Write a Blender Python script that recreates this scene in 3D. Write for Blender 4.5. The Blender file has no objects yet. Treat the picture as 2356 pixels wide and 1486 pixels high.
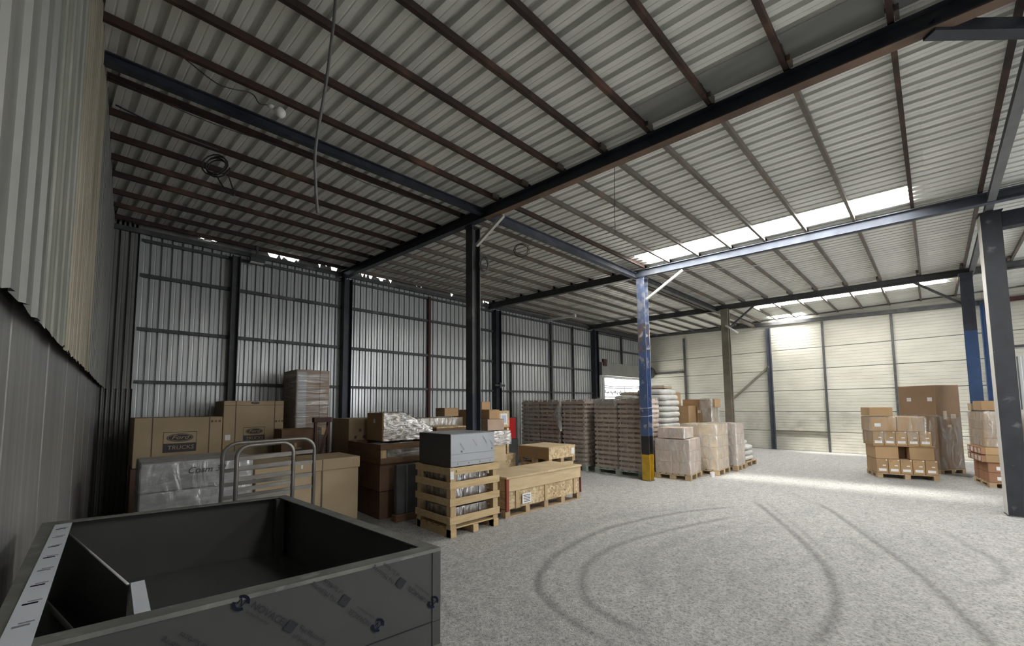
import bpy, math, random
from mathutils import Vector, Matrix
R = random.Random(7)
scene = bpy.context.scene
C = scene.collection
# ------------------------------------------------------------------ camera
cd = bpy.data.cameras.new('camera'); cam = bpy.data.objects.new('camera', cd); C.objects.link(cam)
cd.sensor_fit = 'HORIZONTAL'; cd.sensor_width = 36.0
cd.lens = 946.0 / 2356.0 * 36.0
cd.shift_y = 120.5 / 2356.0
cd.clip_start = 0.02; cd.clip_end = 400
YAW, PITCH, ROLL = 0.7728, 0.0738, -0.00933
fw = Vector((math.sin(YAW), math.cos(YAW), 0)); rt = Vector((math.cos(YAW), -math.sin(YAW), 0)); up = Vector((0, 0, 1))
f2 = fw * math.cos(PITCH) + up * math.sin(PITCH); u2 = up * math.cos(PITCH) - fw * math.sin(PITCH)
r3 = rt * math.cos(ROLL) + u2 * math.sin(ROLL); u3 = u2 * math.cos(ROLL) - rt * math.sin(ROLL)
mw = Matrix((r3, u3, -f2)).transposed().to_4x4(); mw.translation = (0, 0, 1.7)
cam.matrix_world = mw
scene.camera = cam
# ------------------------------------------------------------------ view, world, daylight
vs = scene.view_settings
vs.view_transform = 'Standard'; vs.look = 'None'; vs.gamma = 1.0; vs.use_curve_mapping = False
vs.exposure = 0.85
w = bpy.data.worlds.new('world'); scene.world = w; w.use_nodes = True
bg = w.node_tree.nodes['Background']; bg.inputs[0].default_value = (0.93, 0.965, 1.0, 1); bg.inputs[1].default_value = 1.5
SKYLIGHT = 16.0
def area(name, loc, rot, sx, sy, power, col=(1, 1, 1)):
    l = bpy.data.lights.new(name, 'AREA'); l.shape = 'RECTANGLE'; l.size = sx; l.size_y = sy; l.energy = power; l.color = col
    o = bpy.data.objects.new(name, l); C.objects.link(o); o.location = loc; o.rotation_euler = rot; o.visible_camera = True
    return o
# weak fill lamp added at an assumed, unseen gate in the near side wall
area('gate_fill', (10.4, -7.9, 2.1), (math.radians(90), 0, 0), 6.0, 4.0, 150, (0.98, 0.99, 1.0))
sl = bpy.data.lights.new('sun', 'SUN'); sl.energy = 20.0; sl.angle = math.radians(11); sl.color = (1.0, 0.96, 0.86); so = bpy.data.objects.new('sun', sl); C.objects.link(so)
so.rotation_euler = Vector((2.4, -.45, -4.88)).to_track_quat('-Z', 'Y').to_euler()
scene.cycles.max_bounces = 8; scene.cycles.diffuse_bounces = 5; scene.cycles.transparent_max_bounces = 16
scene.cycles.sample_clamp_indirect = 6.0; scene.cycles.caustics_reflective = False; scene.cycles.caustics_refractive = False
# ------------------------------------------------------------------ mesh helpers
class MB:
    def __init__(s): s.v = []; s.f = []; s.sm = []
    def add(s, vs_, fs, sm=False):
        n = len(s.v); s.v += [tuple(p) for p in vs_]; s.f += [tuple(i + n for i in f) for f in fs]; s.sm += [sm] * len(fs); return s
    def box(s, x0, y0, z0, x1, y1, z1, M=None, ch=0.0):
        if ch <= 0:
            v = [(x, y, z) for z in (z0, z1) for y in (y0, y1) for x in (x0, x1)]
            f = [(0, 2, 3, 1), (4, 5, 7, 6), (0, 1, 5, 4), (2, 6, 7, 3), (0, 4, 6, 2), (1, 3, 7, 5)]
        else:
            v = []; c = ch
            def P(a, b, d): v.append((a, b, d)); return len(v) - 1
            ix = {}
            for sx, X in ((0, x0), (1, x1)):
                for sy, Y in ((0, y0), (1, y1)):
                    for sz, Z in ((0, z0), (1, z1)):
                        dx = c if sx == 0 else -c; dy = c if sy == 0 else -c; dz = c if sz == 0 else -c
                        ix[sx, sy, sz] = (P(X, Y + dy, Z + dz), P(X + dx, Y, Z + dz), P(X + dx, Y + dy, Z))
            f = []
            for a in (0, 1):
                f.append(tuple(ix[a, p, q][0] for p, q in ((0, 0), (1, 0), (1, 1), (0, 1))))
                f.append(tuple(ix[p, a, q][1] for p, q in ((0, 0), (1, 0), (1, 1), (0, 1))))
                f.append(tuple(ix[p, q, a][2] for p, q in ((0, 0), (1, 0), (1, 1), (0, 1))))
                for b in (0, 1):
                    f.append((ix[a, b, 0][0], ix[a, b, 1][0], ix[a, b, 1][1], ix[a, b, 0][1]))
                    f.append((ix[a, 0, b][0], ix[a, 1, b][0], ix[a, 1, b][2], ix[a, 0, b][2]))
                    f.append((ix[0, a, b][1], ix[1, a, b][1], ix[1, a, b][2], ix[0, a, b][2]))
                    for q in (0, 1): f.append(ix[a, b, q])
            cx, cy, cz = (x0 + x1) / 2, (y0 + y1) / 2, (z0 + z1) / 2
            g = []
            for q in f:
                a, b, d = (Vector(v[i]) for i in q[:3]); n = (b - a).cross(d - a)
                m = sum((Vector(v[i]) for i in q), Vector()) / len(q) - Vector((cx, cy, cz))
                g.append(q if n.dot(m) > 0 else tuple(reversed(q)))
            f = g
        if M is not None: v = [M @ Vector(p) for p in v]
        return s.add(v, f)
    def beam(s, a, b, wd, ht, upv=(0, 0, 1), ch=0.0):
        """a bar of section wd x ht from a to b"""
        a = Vector(a); b = Vector(b); d = b - a; L = d.length; x = d.normalized(); u = Vector(upv)
        y = u.cross(x)
        if y.length < 1e-5: y = Vector((0, 1, 0)).cross(x)
        y.normalize(); z = x.cross(y)
        M = Matrix((x, y, z)).transposed().to_4x4(); M.translation = a
        return s.box(0, -wd / 2, -ht / 2, L, wd / 2, ht / 2, M, ch)
    def ibeam(s, a, b, wd, ht, tf=0.012, tw=0.008, upv=(0, 0, 1)):
        a = Vector(a); b = Vector(b); d = b - a; L = d.length; x = d.normalized(); y = Vector(upv).cross(x); y.normalize(); z = x.cross(y)
        M = Matrix((x, y, z)).transposed().to_4x4(); M.translation = a
        s.box(0, -wd / 2, -ht / 2, L, wd / 2, -ht / 2 + tf, M); s.box(0, -wd / 2, ht / 2 - tf, L, wd / 2, ht / 2, M)
        return s.box(0, -tw / 2, -ht / 2 + tf, L, tw / 2, ht / 2 - tf, M)
    def tube(s, pts, r, n=8, cap=True):
        pts = [Vector(p) for p in pts]; vs_ = []; fs = []
        prev = None
        for i, p in enumerate(pts):
            t = (pts[min(i + 1, len(pts) - 1)] - pts[max(i - 1, 0)]).normalized()
            if prev is None:
                a = Vector((0, 0, 1)) if abs(t.z) < 0.9 else Vector((1, 0, 0)); nrm = t.cross(a).normalized()
            else: nrm = (prev - t * prev.dot(t)).normalized()
            prev = nrm; bn = t.cross(nrm); rr = r[i] if isinstance(r, (list, tuple)) else r
            for k in range(n):
                an = 2 * math.pi * k / n; vs_.append(p + (nrm * math.cos(an) + bn * math.sin(an)) * rr)
        for i in range(len(pts) - 1):
            for k in range(n):
                a = i * n + k; b = i * n + (k + 1) % n; fs.append((a, b, b + n, a + n))
        if cap: fs.append(tuple(reversed(range(n)))); m = (len(pts) - 1) * n; fs.append(tuple(range(m, m + n)))
        return s.add(vs_, fs, True)
    def prism(s, poly, z0, z1, M=None):
        n = len(poly); v = [(p[0], p[1], z0) for p in poly] + [(p[0], p[1], z1) for p in poly]
        f = [tuple(reversed(range(n))), tuple(range(n, 2 * n))] + [(i, (i + 1) % n, n + (i + 1) % n, n + i) for i in range(n)]
        if M is not None: v = [M @ Vector(p) for p in v]
        return s.add(v, f)
    def grid(s, nu, nv, fn, sm=True, closed=False):
        v = [fn(i / (nu - 1) if not closed else i / nu, j / (nv - 1)) for j in range(nv) for i in range(nu)]; f = []
        for j in range(nv - 1):
            for i in range(nu if closed else nu - 1):
                a = j * nu + i; b = j * nu + (i + 1) % nu; f.append((a, b, b + nu, a + nu))
        return s.add(v, f, sm)
    def mesh(s, name, mat):
        me = bpy.data.meshes.new(name); me.from_pydata(s.v, [], s.f)
        if any(s.sm): me.polygons.foreach_set('use_smooth', s.sm)
        if mat: me.materials.append(mat)
        me.update(); return me
    def build(s, name, mat, parent=None, loc=None, rz=None):
        return link(name, s.mesh(name, mat), parent, loc, rz)
def link(name, me, parent=None, loc=None, rz=None):
    o = bpy.data.objects.new(name, me); C.objects.link(o)
    if parent is not None: o.parent = parent
    if loc is not None: o.location = loc
    if rz is not None: o.rotation_euler = (0, 0, rz)
    return o
def tag(o, label, cat, group=None, kind=None):
    o['label'] = label; o['category'] = cat
    if group: o['group'] = group
    if kind: o['kind'] = kind
    return o
def thing(name, label, cat, loc=(0, 0, 0), rz=0.0, group=None):
    o = bpy.data.objects.new(name, None); C.objects.link(o); o.location = loc; o.rotation_euler = (0, 0, rz); o.empty_display_size = .1
    return tag(o, label, cat, group)
def struct(name, me=None):
    o = bpy.data.objects.new(name, me); C.objects.link(o); o['kind'] = 'structure'; return o
def dup(o, loc, rz, label, group=None):
    c = o.copy(); C.objects.link(c); c.location = loc; c.rotation_euler = (0, 0, rz); c['label'] = label
    if group: c['group'] = group
    for ch in list(o.children):
        k = ch.copy(); C.objects.link(k); k.parent = c
        for g in list(ch.children):
            q = g.copy(); C.objects.link(q); q.parent = k
    return c
def text(name, s, size, mat, parent, loc, rot, align='CENTER', shear=0.0, sx=1.0):
    cu = bpy.data.curves.new(name, 'FONT'); cu.body = s; cu.size = size; cu.align_x = align; cu.align_y = 'CENTER'; cu.shear = shear
    cu.materials.append(mat); cu.fill_mode = 'FRONT'; cu.resolution_u = 3
    tmp = bpy.data.objects.new(name, cu); me = bpy.data.meshes.new_from_object(tmp); bpy.data.objects.remove(tmp); bpy.data.curves.remove(cu)
    if not me.materials: me.materials.append(mat)
    o = bpy.data.objects.new(name, me); C.objects.link(o); o.parent = parent; o.location = loc; o.rotation_euler = rot; o.scale = (sx, 1, 1)
    return o
# ------------------------------------------------------------------ materials
def mat(name, c1, c2=None, rough=0.7, metal=0.0, scale=3.0, detail=5.0, lo=0.35, hi=0.65, stretch=(1, 1, 1), bump=0.0, bscale=40.0, bstretch=(1, 1, 1), rnd=0.0,
        c3=None, s3=1.2, lo3=0.55, hi3=0.75, st3=(1, 1, 1), spec=0.5, rvar=0.0):
    m = bpy.data.materials.new(name); m.use_nodes = True; nt = m.node_tree; N = nt.nodes; L = nt.links
    b = N['Principled BSDF']; b.inputs['Roughness'].default_value = rough; b.inputs['Metallic'].default_value = metal
    b.inputs['Specular IOR Level'].default_value = spec; b.inputs['Base Color'].default_value = (*c1, 1)
    tc = N.new('ShaderNodeTexCoord'); src = tc.outputs['Object']
    oi = N.new('ShaderNodeObjectInfo')
    def shifted(st):
        mp = N.new('ShaderNodeMapping'); mp.inputs['Scale'].default_value = st; L.new(src, mp.inputs['Vector'])
        cb = N.new('ShaderNodeVectorMath'); cb.operation = 'ADD'; L.new(mp.outputs[0], cb.inputs[0])
        ml = N.new('ShaderNodeMath'); ml.operation = 'MULTIPLY'; ml.inputs[1].default_value = 37.0; L.new(oi.outputs['Random'], ml.inputs[0]); L.new(ml.outputs[0], cb.inputs[1]); return cb.outputs[0]
    def noise(sc, st, dt, a, z):
        n = N.new('ShaderNodeTexNoise'); n.inputs['Scale'].default_value = sc; n.inputs['Detail'].default_value = dt; L.new(shifted(st), n.inputs['Vector'])
        r = N.new('ShaderNodeMapRange'); r.inputs['From Min'].default_value = a; r.inputs['From Max'].default_value = z; L.new(n.outputs['Fac'], r.inputs['Value']); return r.outputs[0]
    def mix(fac, a, bcol):
        x = N.new('ShaderNodeMix'); x.data_type = 'RGBA'
        L.new(fac, x.inputs['Factor'])
        if isinstance(a, tuple): x.inputs['A'].default_value = (*a, 1)
        else: L.new(a, x.inputs['A'])
        x.inputs['B'].default_value = (*bcol, 1); return x.outputs['Result']
    col = None
    if c2 is not None:
        fac = noise(scale, stretch, detail, lo, hi); col = mix(fac, tuple(c1), tuple(c2))
        if rvar:
            mr = N.new('ShaderNodeMapRange'); mr.inputs['To Min'].default_value = rough - rvar; mr.inputs['To Max'].default_value = rough + rvar; L.new(fac, mr.inputs['Value']); L.new(mr.outputs[0], b.inputs['Roughness'])
    if c3 is not None: col = mix(noise(s3, st3, 6.0, lo3, hi3), col if col is not None else tuple(c1), tuple(c3))
    if rnd:
        hs = N.new('ShaderNodeHueSaturation'); 
        mr = N.new('ShaderNodeMapRange'); mr.inputs['To Min'].default_value = 1 - rnd; mr.inputs['To Max'].default_value = 1 + rnd; L.new(oi.outputs['Random'], mr.inputs['Value']); L.new(mr.outputs[0], hs.inputs['Value'])
        if col is None: hs.inputs['Color'].default_value = (*c1, 1)
        else: L.new(col, hs.inputs['Color'])
        col = hs.outputs[0]
    if col is not None: L.new(col, b.inputs['Base Color'])
    if bump:
        n = N.new('ShaderNodeTexNoise'); n.inputs['Scale'].default_value = bscale; n.inputs['Detail'].default_value = 4; L.new(shifted(bstretch), n.inputs['Vector'])
        bp = N.new('ShaderNodeBump'); bp.inputs['Strength'].default_value = bump; bp.inputs['Distance'].default_value = 0.02; L.new(n.outputs['Fac'], bp.inputs['Height']); L.new(bp.outputs[0], b.inputs['Normal'])
    return m
def film(name, clear=0.7, tint=(0.85, 0.85, 0.84), scale=9.0, st=(1, 1, 0.35), bump=0.9):
    m = bpy.data.materials.new(name); m.use_nodes = True; nt = m.node_tree; N = nt.nodes; L = nt.links
    N.remove(N['Principled BSDF']); out = N['Material Output']
    tc = N.new('ShaderNodeTexCoord'); mp = N.new('ShaderNodeMapping'); mp.inputs['Scale'].default_value = st; mp.inputs['Rotation'].default_value = (0.4, 0.5, 0.2); L.new(tc.outputs['Object'], mp.inputs['Vector'])
    n = N.new('ShaderNodeTexNoise'); n.inputs['Scale'].default_value = scale; n.inputs['Detail'].default_value = 5; n.inputs['Distortion'].default_value = 1.2; L.new(mp.outputs[0], n.inputs['Vector'])
    bp = N.new('ShaderNodeBump'); bp.inputs['Strength'].default_value = bump; bp.inputs['Distance'].default_value = 0.03; L.new(n.outputs['Fac'], bp.inputs['Height'])
    tr = N.new('ShaderNodeBsdfTransparent'); tr.inputs[0].default_value = (0.95, 0.95, 0.95, 1)
    gl = N.new('ShaderNodeBsdfGlossy'); gl.inputs['Roughness'].default_value = 0.18; gl.inputs[0].default_value = (0.9, 0.9, 0.9, 1); L.new(bp.outputs[0], gl.inputs['Normal'])
    df = N.new('ShaderNodeBsdfDiffuse'); df.inputs[0].default_value = (*tint, 1); L.new(bp.outputs[0], df.inputs['Normal'])
    m1 = N.new('ShaderNodeMixShader'); m1.inputs[0].default_value = 0.5; L.new(gl.outputs[0], m1.inputs[1]); L.new(df.outputs[0], m1.inputs[2])
    r = N.new('ShaderNodeMapRange'); r.inputs['From Min'].default_value = 0.35; r.inputs['From Max'].default_value = 0.75; r.inputs['To Min'].default_value = max(0, (1 - clear) - 0.2); r.inputs['To Max'].default_value = min(1, (1 - clear) + 0.35); L.new(n.outputs['Fac'], r.inputs['Value'])
    m2 = N.new('ShaderNodeMixShader'); L.new(r.outputs[0], m2.inputs[0]); L.new(tr.outputs[0], m2.inputs[1]); L.new(m1.outputs[0], m2.inputs[2]); L.new(m2.outputs[0], out.inputs['Surface'])
    return m
def emit(name, col, st):
    m = bpy.data.materials.new(name); m.use_nodes = True; b = m.node_tree.nodes['Principled BSDF']; b.inputs['Base Color'].default_value = (*col, 1)
    b.inputs['Emission Color'].default_value = (*col, 1); b.inputs['Emission Strength'].default_value = st; return m
GALV = mat('galvanised_sheet', (0.56, 0.58, 0.585), (0.48, 0.50, 0.505), 0.38, 0.42, 2.2, 6, stretch=(1, 1, .15), bump=0.08, bscale=3, bstretch=(1, 1, .4), rnd=0.05, c3=(0.40, 0.41, 0.41), s3=1.5, st3=(2, 2, .2), lo3=.6, hi3=.85, rvar=.08)
ROOF = mat('roof_sheet', (0.74, 0.74, 0.71), (0.65, 0.65, 0.62), 0.5, 0.1, 2.0, 6, stretch=(1.5, .12, 1), bump=0.06, bscale=3, rnd=0.04, c3=(.48, .48, .45), s3=1.6, st3=(1.5, .2, 1), lo3=.58, hi3=.85, rvar=.08)
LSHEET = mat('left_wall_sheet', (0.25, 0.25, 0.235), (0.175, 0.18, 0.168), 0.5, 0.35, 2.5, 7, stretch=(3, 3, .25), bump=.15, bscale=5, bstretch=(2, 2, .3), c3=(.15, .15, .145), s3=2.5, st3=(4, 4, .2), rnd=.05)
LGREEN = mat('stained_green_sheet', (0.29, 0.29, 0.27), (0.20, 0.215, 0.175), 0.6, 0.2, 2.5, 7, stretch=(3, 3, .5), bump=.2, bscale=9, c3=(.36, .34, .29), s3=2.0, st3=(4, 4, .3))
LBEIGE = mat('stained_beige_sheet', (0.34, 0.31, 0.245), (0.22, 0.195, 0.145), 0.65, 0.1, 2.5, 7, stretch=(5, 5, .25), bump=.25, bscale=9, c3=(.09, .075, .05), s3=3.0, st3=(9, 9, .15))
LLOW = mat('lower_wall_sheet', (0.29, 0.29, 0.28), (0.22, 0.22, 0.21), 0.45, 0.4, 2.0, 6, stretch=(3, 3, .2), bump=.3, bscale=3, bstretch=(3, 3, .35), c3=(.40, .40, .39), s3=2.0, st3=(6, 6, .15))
DSHEET = mat('shade_dark_sheet', (0.24, 0.24, 0.225), (0.16, 0.16, 0.15), 0.6, 0.3, 2.0, 6, stretch=(3, 3, .3), bump=.15, bscale=6)  # dark tone stands in for shade at the back-left corner; closures and backing share it
CREAM = mat('cream_panel', (0.54, 0.53, 0.465), (0.47, 0.46, 0.40), 0.55, 0.0, 1.4, 7, stretch=(1, 1, 2), bump=.05, bscale=6, c3=(.48, .46, .38), s3=1.3, lo3=.62, hi3=.85, rnd=.03)
CREAMLOW = mat('stained_cream_panel', (0.52, 0.51, 0.445), (0.41, 0.40, 0.345), 0.65, 0.0, 2.2, 8, c3=(.33, .32, .28), s3=2.3, lo3=.55, hi3=.75, bump=.1, bscale=12)
RUST = mat('rusty_purlin_steel', (0.055, 0.028, 0.021), (0.03, 0.019, 0.016), 0.75, 0.2, 3.0, 6, c3=(.16, .085, .055), s3=2.5, lo3=.55, hi3=.8, bump=.1, bscale=60)
GREYP = mat('grey_brown_purlin_steel', (0.16, 0.14, 0.12), (0.11, 0.095, 0.085), 0.7, 0.2, 3.0, 6, c3=(.22, .14, .09), s3=1.8, lo3=.55, hi3=.8, bump=.05, bscale=60)
NAVY = mat('dark_navy_steel', (0.035, 0.04, 0.055), (0.022, 0.025, 0.035), 0.5, 0.2, 4, 5, c3=(.09, .085, .08), s3=2.5, lo3=.62, hi3=.85, bump=.05, bscale=40)
BEAMR = mat('rusty_beam_flange', (0.17, 0.105, 0.07), (0.09, 0.06, 0.045), 0.7, 0.1, 2.5, 6, c3=(.25, .16, .10), s3=2.2, bump=.05, bscale=40)
BLUEGREY = mat('blue_grey_steel', (0.085, 0.095, 0.12), (0.06, 0.067, 0.082), 0.7, 0.0, 3, 5, c3=(.13, .135, .145), s3=1.8, bump=.05, bscale=40, spec=.15)
TIEG = mat('grey_tie_steel', (0.17, 0.172, 0.18), (0.12, 0.122, 0.13), 0.5, 0.2, 3, 5)
DGREY = mat('dark_grey_steel', (0.085, 0.088, 0.09), (0.055, 0.057, 0.06), 0.55, 0.3, 3, 5, c3=(.16, .16, .155), s3=3, bump=.05, bscale=50)
BLUE = mat('worn_blue_paint', (0.09, 0.14, 0.29), (0.07, 0.11, 0.225), 0.5, 0, 5, 6, c3=(.34, .34, .37), s3=5, lo3=.57, hi3=.63, bump=.1, bscale=50)
BLUE2 = mat('royal_blue_paint', (0.03, 0.075, 0.20), (0.025, 0.06, 0.15), 0.5, 0, 5, 6, bump=.05, bscale=50)
BLACKP = mat('black_paint', (0.02, 0.021, 0.024), (0.035, 0.036, 0.04), 0.5, 0, 6, 5)
YELLOW = mat('yellow_paint', (0.62, 0.40, 0.03), (0.50, 0.31, 0.025), 0.5, 0, 6, 6, c3=(.30, .2, .05), s3=6, lo3=.62, hi3=.8)
OLIVE = mat('dusty_olive_steel', (0.23, 0.21, 0.165), (0.17, 0.155, 0.12), 0.65, 0.1, 3, 6, c3=(.30, .27, .2), s3=2)
CARD = mat('kraft_cardboard', (0.43, 0.285, 0.155), (0.38, 0.25, 0.135), 0.85, 0, 3, 5, bump=.04, bscale=25, rnd=.10, spec=.25)
CARDY = mat('tan_cardboard', (0.42, 0.325, 0.21), (0.37, 0.285, 0.182), 0.85, 0, 2, 6, bump=.04, bscale=20, c3=(.31, .235, .145), s3=1.6, lo3=.6, hi3=.8, spec=.25)
CARDD = mat('dark_brown_cardboard', (0.19, 0.115, 0.075), (0.15, 0.09, 0.06), 0.85, 0, 3, 5, rnd=.1, spec=.25)
CARDM = mat('mid_brown_cardboard', (0.31, 0.205, 0.13), (0.27, 0.18, 0.112), 0.85, 0, 2, 5, spec=.25)
CARDR = mat('red_brown_cardboard', (0.36, 0.19, 0.115), (0.31, 0.165, 0.10), 0.85, 0, 3, 5, rnd=.08, spec=.25)
CARDL = mat('pale_pinkish_cardboard', (0.62, 0.49, 0.40), (0.54, 0.42, 0.335), 0.85, 0, 5, 6, rnd=.06, spec=.25, c3=(.70, .60, .52), s3=4)
CARDQ = mat('pale_tan_cardboard', (0.64, 0.50, 0.34), (0.56, 0.43, 0.285), 0.85, 0, 5, 6, rnd=.06, spec=.25, c3=(.72, .62, .5), s3=4)
CARDP = mat('pinkish_brown_cardboard', (0.46, 0.345, 0.265), (0.40, 0.30, 0.235), 0.85, 0, 4, 5, rnd=.06, spec=.25)
TRAYM = mat('grey_brown_tray_board', (0.60, 0.505, 0.435), (0.53, 0.44, 0.38), 0.85, 0, 4, 4, rnd=.08, spec=.25)
PINE = mat('pale_pine_wood', (0.60, 0.46, 0.27), (0.50, 0.36, 0.195), 0.75, 0, 4, 6, stretch=(1, 6, 8), bump=.05, bscale=30, bstretch=(1, 8, 8), rnd=.07, c3=(.40, .27, .14), s3=5, lo3=.66, hi3=.78, spec=.3)
PINEV = mat('pale_pine_upright', (0.58, 0.44, 0.26), (0.48, 0.345, 0.19), 0.75, 0, 4, 6, stretch=(8, 8, 1), bump=.05, bscale=30, bstretch=(8, 8, 1), rnd=.07, spec=.3)
PALW = mat('grey_pallet_wood', (0.47, 0.35, 0.215), (0.36, 0.265, 0.16), 0.8, 0, 5, 6, bump=.05, bscale=30, rnd=.1, spec=.3)
PALG = mat('pale_green_pallet_paint', (0.45, 0.53, 0.47), (0.36, 0.43, 0.38), 0.8, 0, 5, 6, rnd=.06)
PLY = mat('plywood', (0.61, 0.49, 0.315), (0.52, 0.40, 0.24), 0.75, 0, 3, 7, stretch=(1, 1, 5), bump=.04, bscale=20, c3=(.43, .31, .18), s3=2.6, lo3=.63, hi3=.8, spec=.3)
OSB = mat('strand_board', (0.60, 0.48, 0.30), (0.42, 0.30, 0.165), 0.8, 0, 16, 3, stretch=(1, 1, 1.6), lo=.4, hi=.6, bump=.25, bscale=22, c3=(.68, .57, .38), s3=19, lo3=.56, hi3=.62, spec=.3)
BROWNW = mat('stained_brown_wood', (0.20, 0.115, 0.06), (0.145, 0.08, 0.045), 0.75, 0, 4, 6, stretch=(1, 1, 6), bump=.05, bscale=30)
MAROON = mat('red_brown_timber', (0.085, 0.035, 0.028), (0.06, 0.026, 0.02), 0.75, 0, 4, 5, bump=.05, bscale=30)
STEELF = mat('film_covered_steel', (0.36, 0.38, 0.40), (0.33, 0.35, 0.37), 0.42, 0.25, 1.5, 3, bump=.02, bscale=8)
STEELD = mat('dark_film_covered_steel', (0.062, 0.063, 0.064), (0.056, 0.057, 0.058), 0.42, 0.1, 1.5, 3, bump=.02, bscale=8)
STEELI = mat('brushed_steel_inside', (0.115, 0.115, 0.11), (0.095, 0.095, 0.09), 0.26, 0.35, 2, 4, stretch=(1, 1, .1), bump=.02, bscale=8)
STEELR = mat('dusty_steel_rim', (0.21, 0.21, 0.195), (0.14, 0.14, 0.13), 0.5, 0.4, 9, 6, c3=(.32, .32, .30), s3=14, lo3=.6, hi3=.75)
STEELE = mat('bright_steel_edge', (0.85, 0.86, 0.87), rough=.25, metal=.6)
FILMW = mat('white_printed_film', (0.62, 0.66, 0.72), (0.56, 0.60, 0.66), 0.4, 0, 3, 4)
TUBE = mat('steel_tube', (0.24, 0.225, 0.205), (0.17, 0.16, 0.147), 0.38, 0.6, 6, 5)
PRINT = mat('dark_print', (0.045, 0.042, 0.045), rough=.7)
PRINTG = mat('grey_print', (0.20, 0.21, 0.23), rough=.7)
PRINTD = mat('faint_print', (0.036, 0.038, 0.042), rough=.8, spec=.1)
PRINTB = mat('blue_print', (0.008, 0.010, 0.024), rough=.8, spec=.1)
PRINTK = mat('kraft_print', (0.40, 0.285, 0.17), rough=.8)
PRINTT = mat('brown_print', (0.14, 0.085, 0.05), rough=.8)
WHITE = mat('white_paper', (0.80, 0.80, 0.80), (0.74, 0.74, 0.75), 0.7, 0, 8, 3)
TAPE = mat('brown_packing_tape', (0.33, 0.215, 0.115), rough=.4)
TAPEC = mat('clear_packing_tape', (0.56, 0.45, 0.32), rough=.3)
STRAP = mat('dark_strap', (0.10, 0.065, 0.045), rough=.6)
RED = mat('red_paint', (0.50, 0.015, 0.02), rough=.5)
REDB = mat('red_brown_corner', (0.26, 0.055, 0.03), rough=.7)
BAG = mat('white_woven_sack', (0.66, 0.655, 0.62), (0.56, 0.555, 0.53), 0.6, 0, 6, 6, bump=.5, bscale=9, rnd=.05)
WRAPG = mat('grey_shrink_wrap', (0.36, 0.36, 0.355), (0.24, 0.24, 0.24), 0.3, 0, 5, 6, stretch=(.6, 1, 3), bump=.5, bscale=8, bstretch=(1, 1, 2.5), c3=(.50, .50, .50), s3=7, lo3=.58, hi3=.72, st3=(.6, 1, 2.5))
DWRAP = mat('dark_grey_wrap', (0.10, 0.105, 0.11), (0.07, 0.073, 0.077), 0.4, 0, 4, 5, bump=.2, bscale=6)
CABLE = mat('dark_cable', (0.03, 0.03, 0.03), rough=.5)
CABLEG = mat('grey_cable', (0.13, 0.13, 0.125), rough=.5)
CABLEW = mat('white_cable', (0.62, 0.62, 0.6), rough=.5)
LAMPW = mat('white_lamp_plastic', (0.75, 0.75, 0.73), rough=.35)
PIPEW = mat('pale_conduit', (0.55, 0.54, 0.50), rough=.5)
SKY = emit('backlit_skylight_sheet', (1.0, 0.99, 0.955), SKYLIGHT)
_nt = SKY.node_tree; _o = _nt.nodes['Material Output']; _t = _nt.nodes.new('ShaderNodeBsdfTransparent'); _m = _nt.nodes.new('ShaderNodeMixShader'); _m.inputs[0].default_value = .22
_nt.links.new(_nt.nodes['Principled BSDF'].outputs[0], _m.inputs[1]); _nt.links.new(_t.outputs[0], _m.inputs[2]); _nt.links.new(_m.outputs[0], _o.inputs['Surface'])
FILM = film('clear_stretch_film', .66)
FILMC = film('clearer_stretch_film', .90, scale=6)
FILMT = film('thin_stretch_film', .97, scale=5)
FILMS = film('streaky_stretch_film', .80, scale=4, st=(.5, .5, 5))
FILMH = film('heavy_stretch_film', .38, scale=7, st=(.7, .7, 2.0))
# ================================================================== STRUCTURE
ZS = 4.88; YB = 9.40; XR = 17.85; YN = -8.0; SK = -0.09
def lwx(y): return -0.27 + 0.019 * y
B1 = lambda y: 4.10 - 0.09 * (y - 4.7)
B2 = lambda y: 8.65 - 0.11 * (y - 4.7)
B3 = lambda y: 13.72 - 0.09 * (y - 4.7)
import numpy as np
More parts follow.
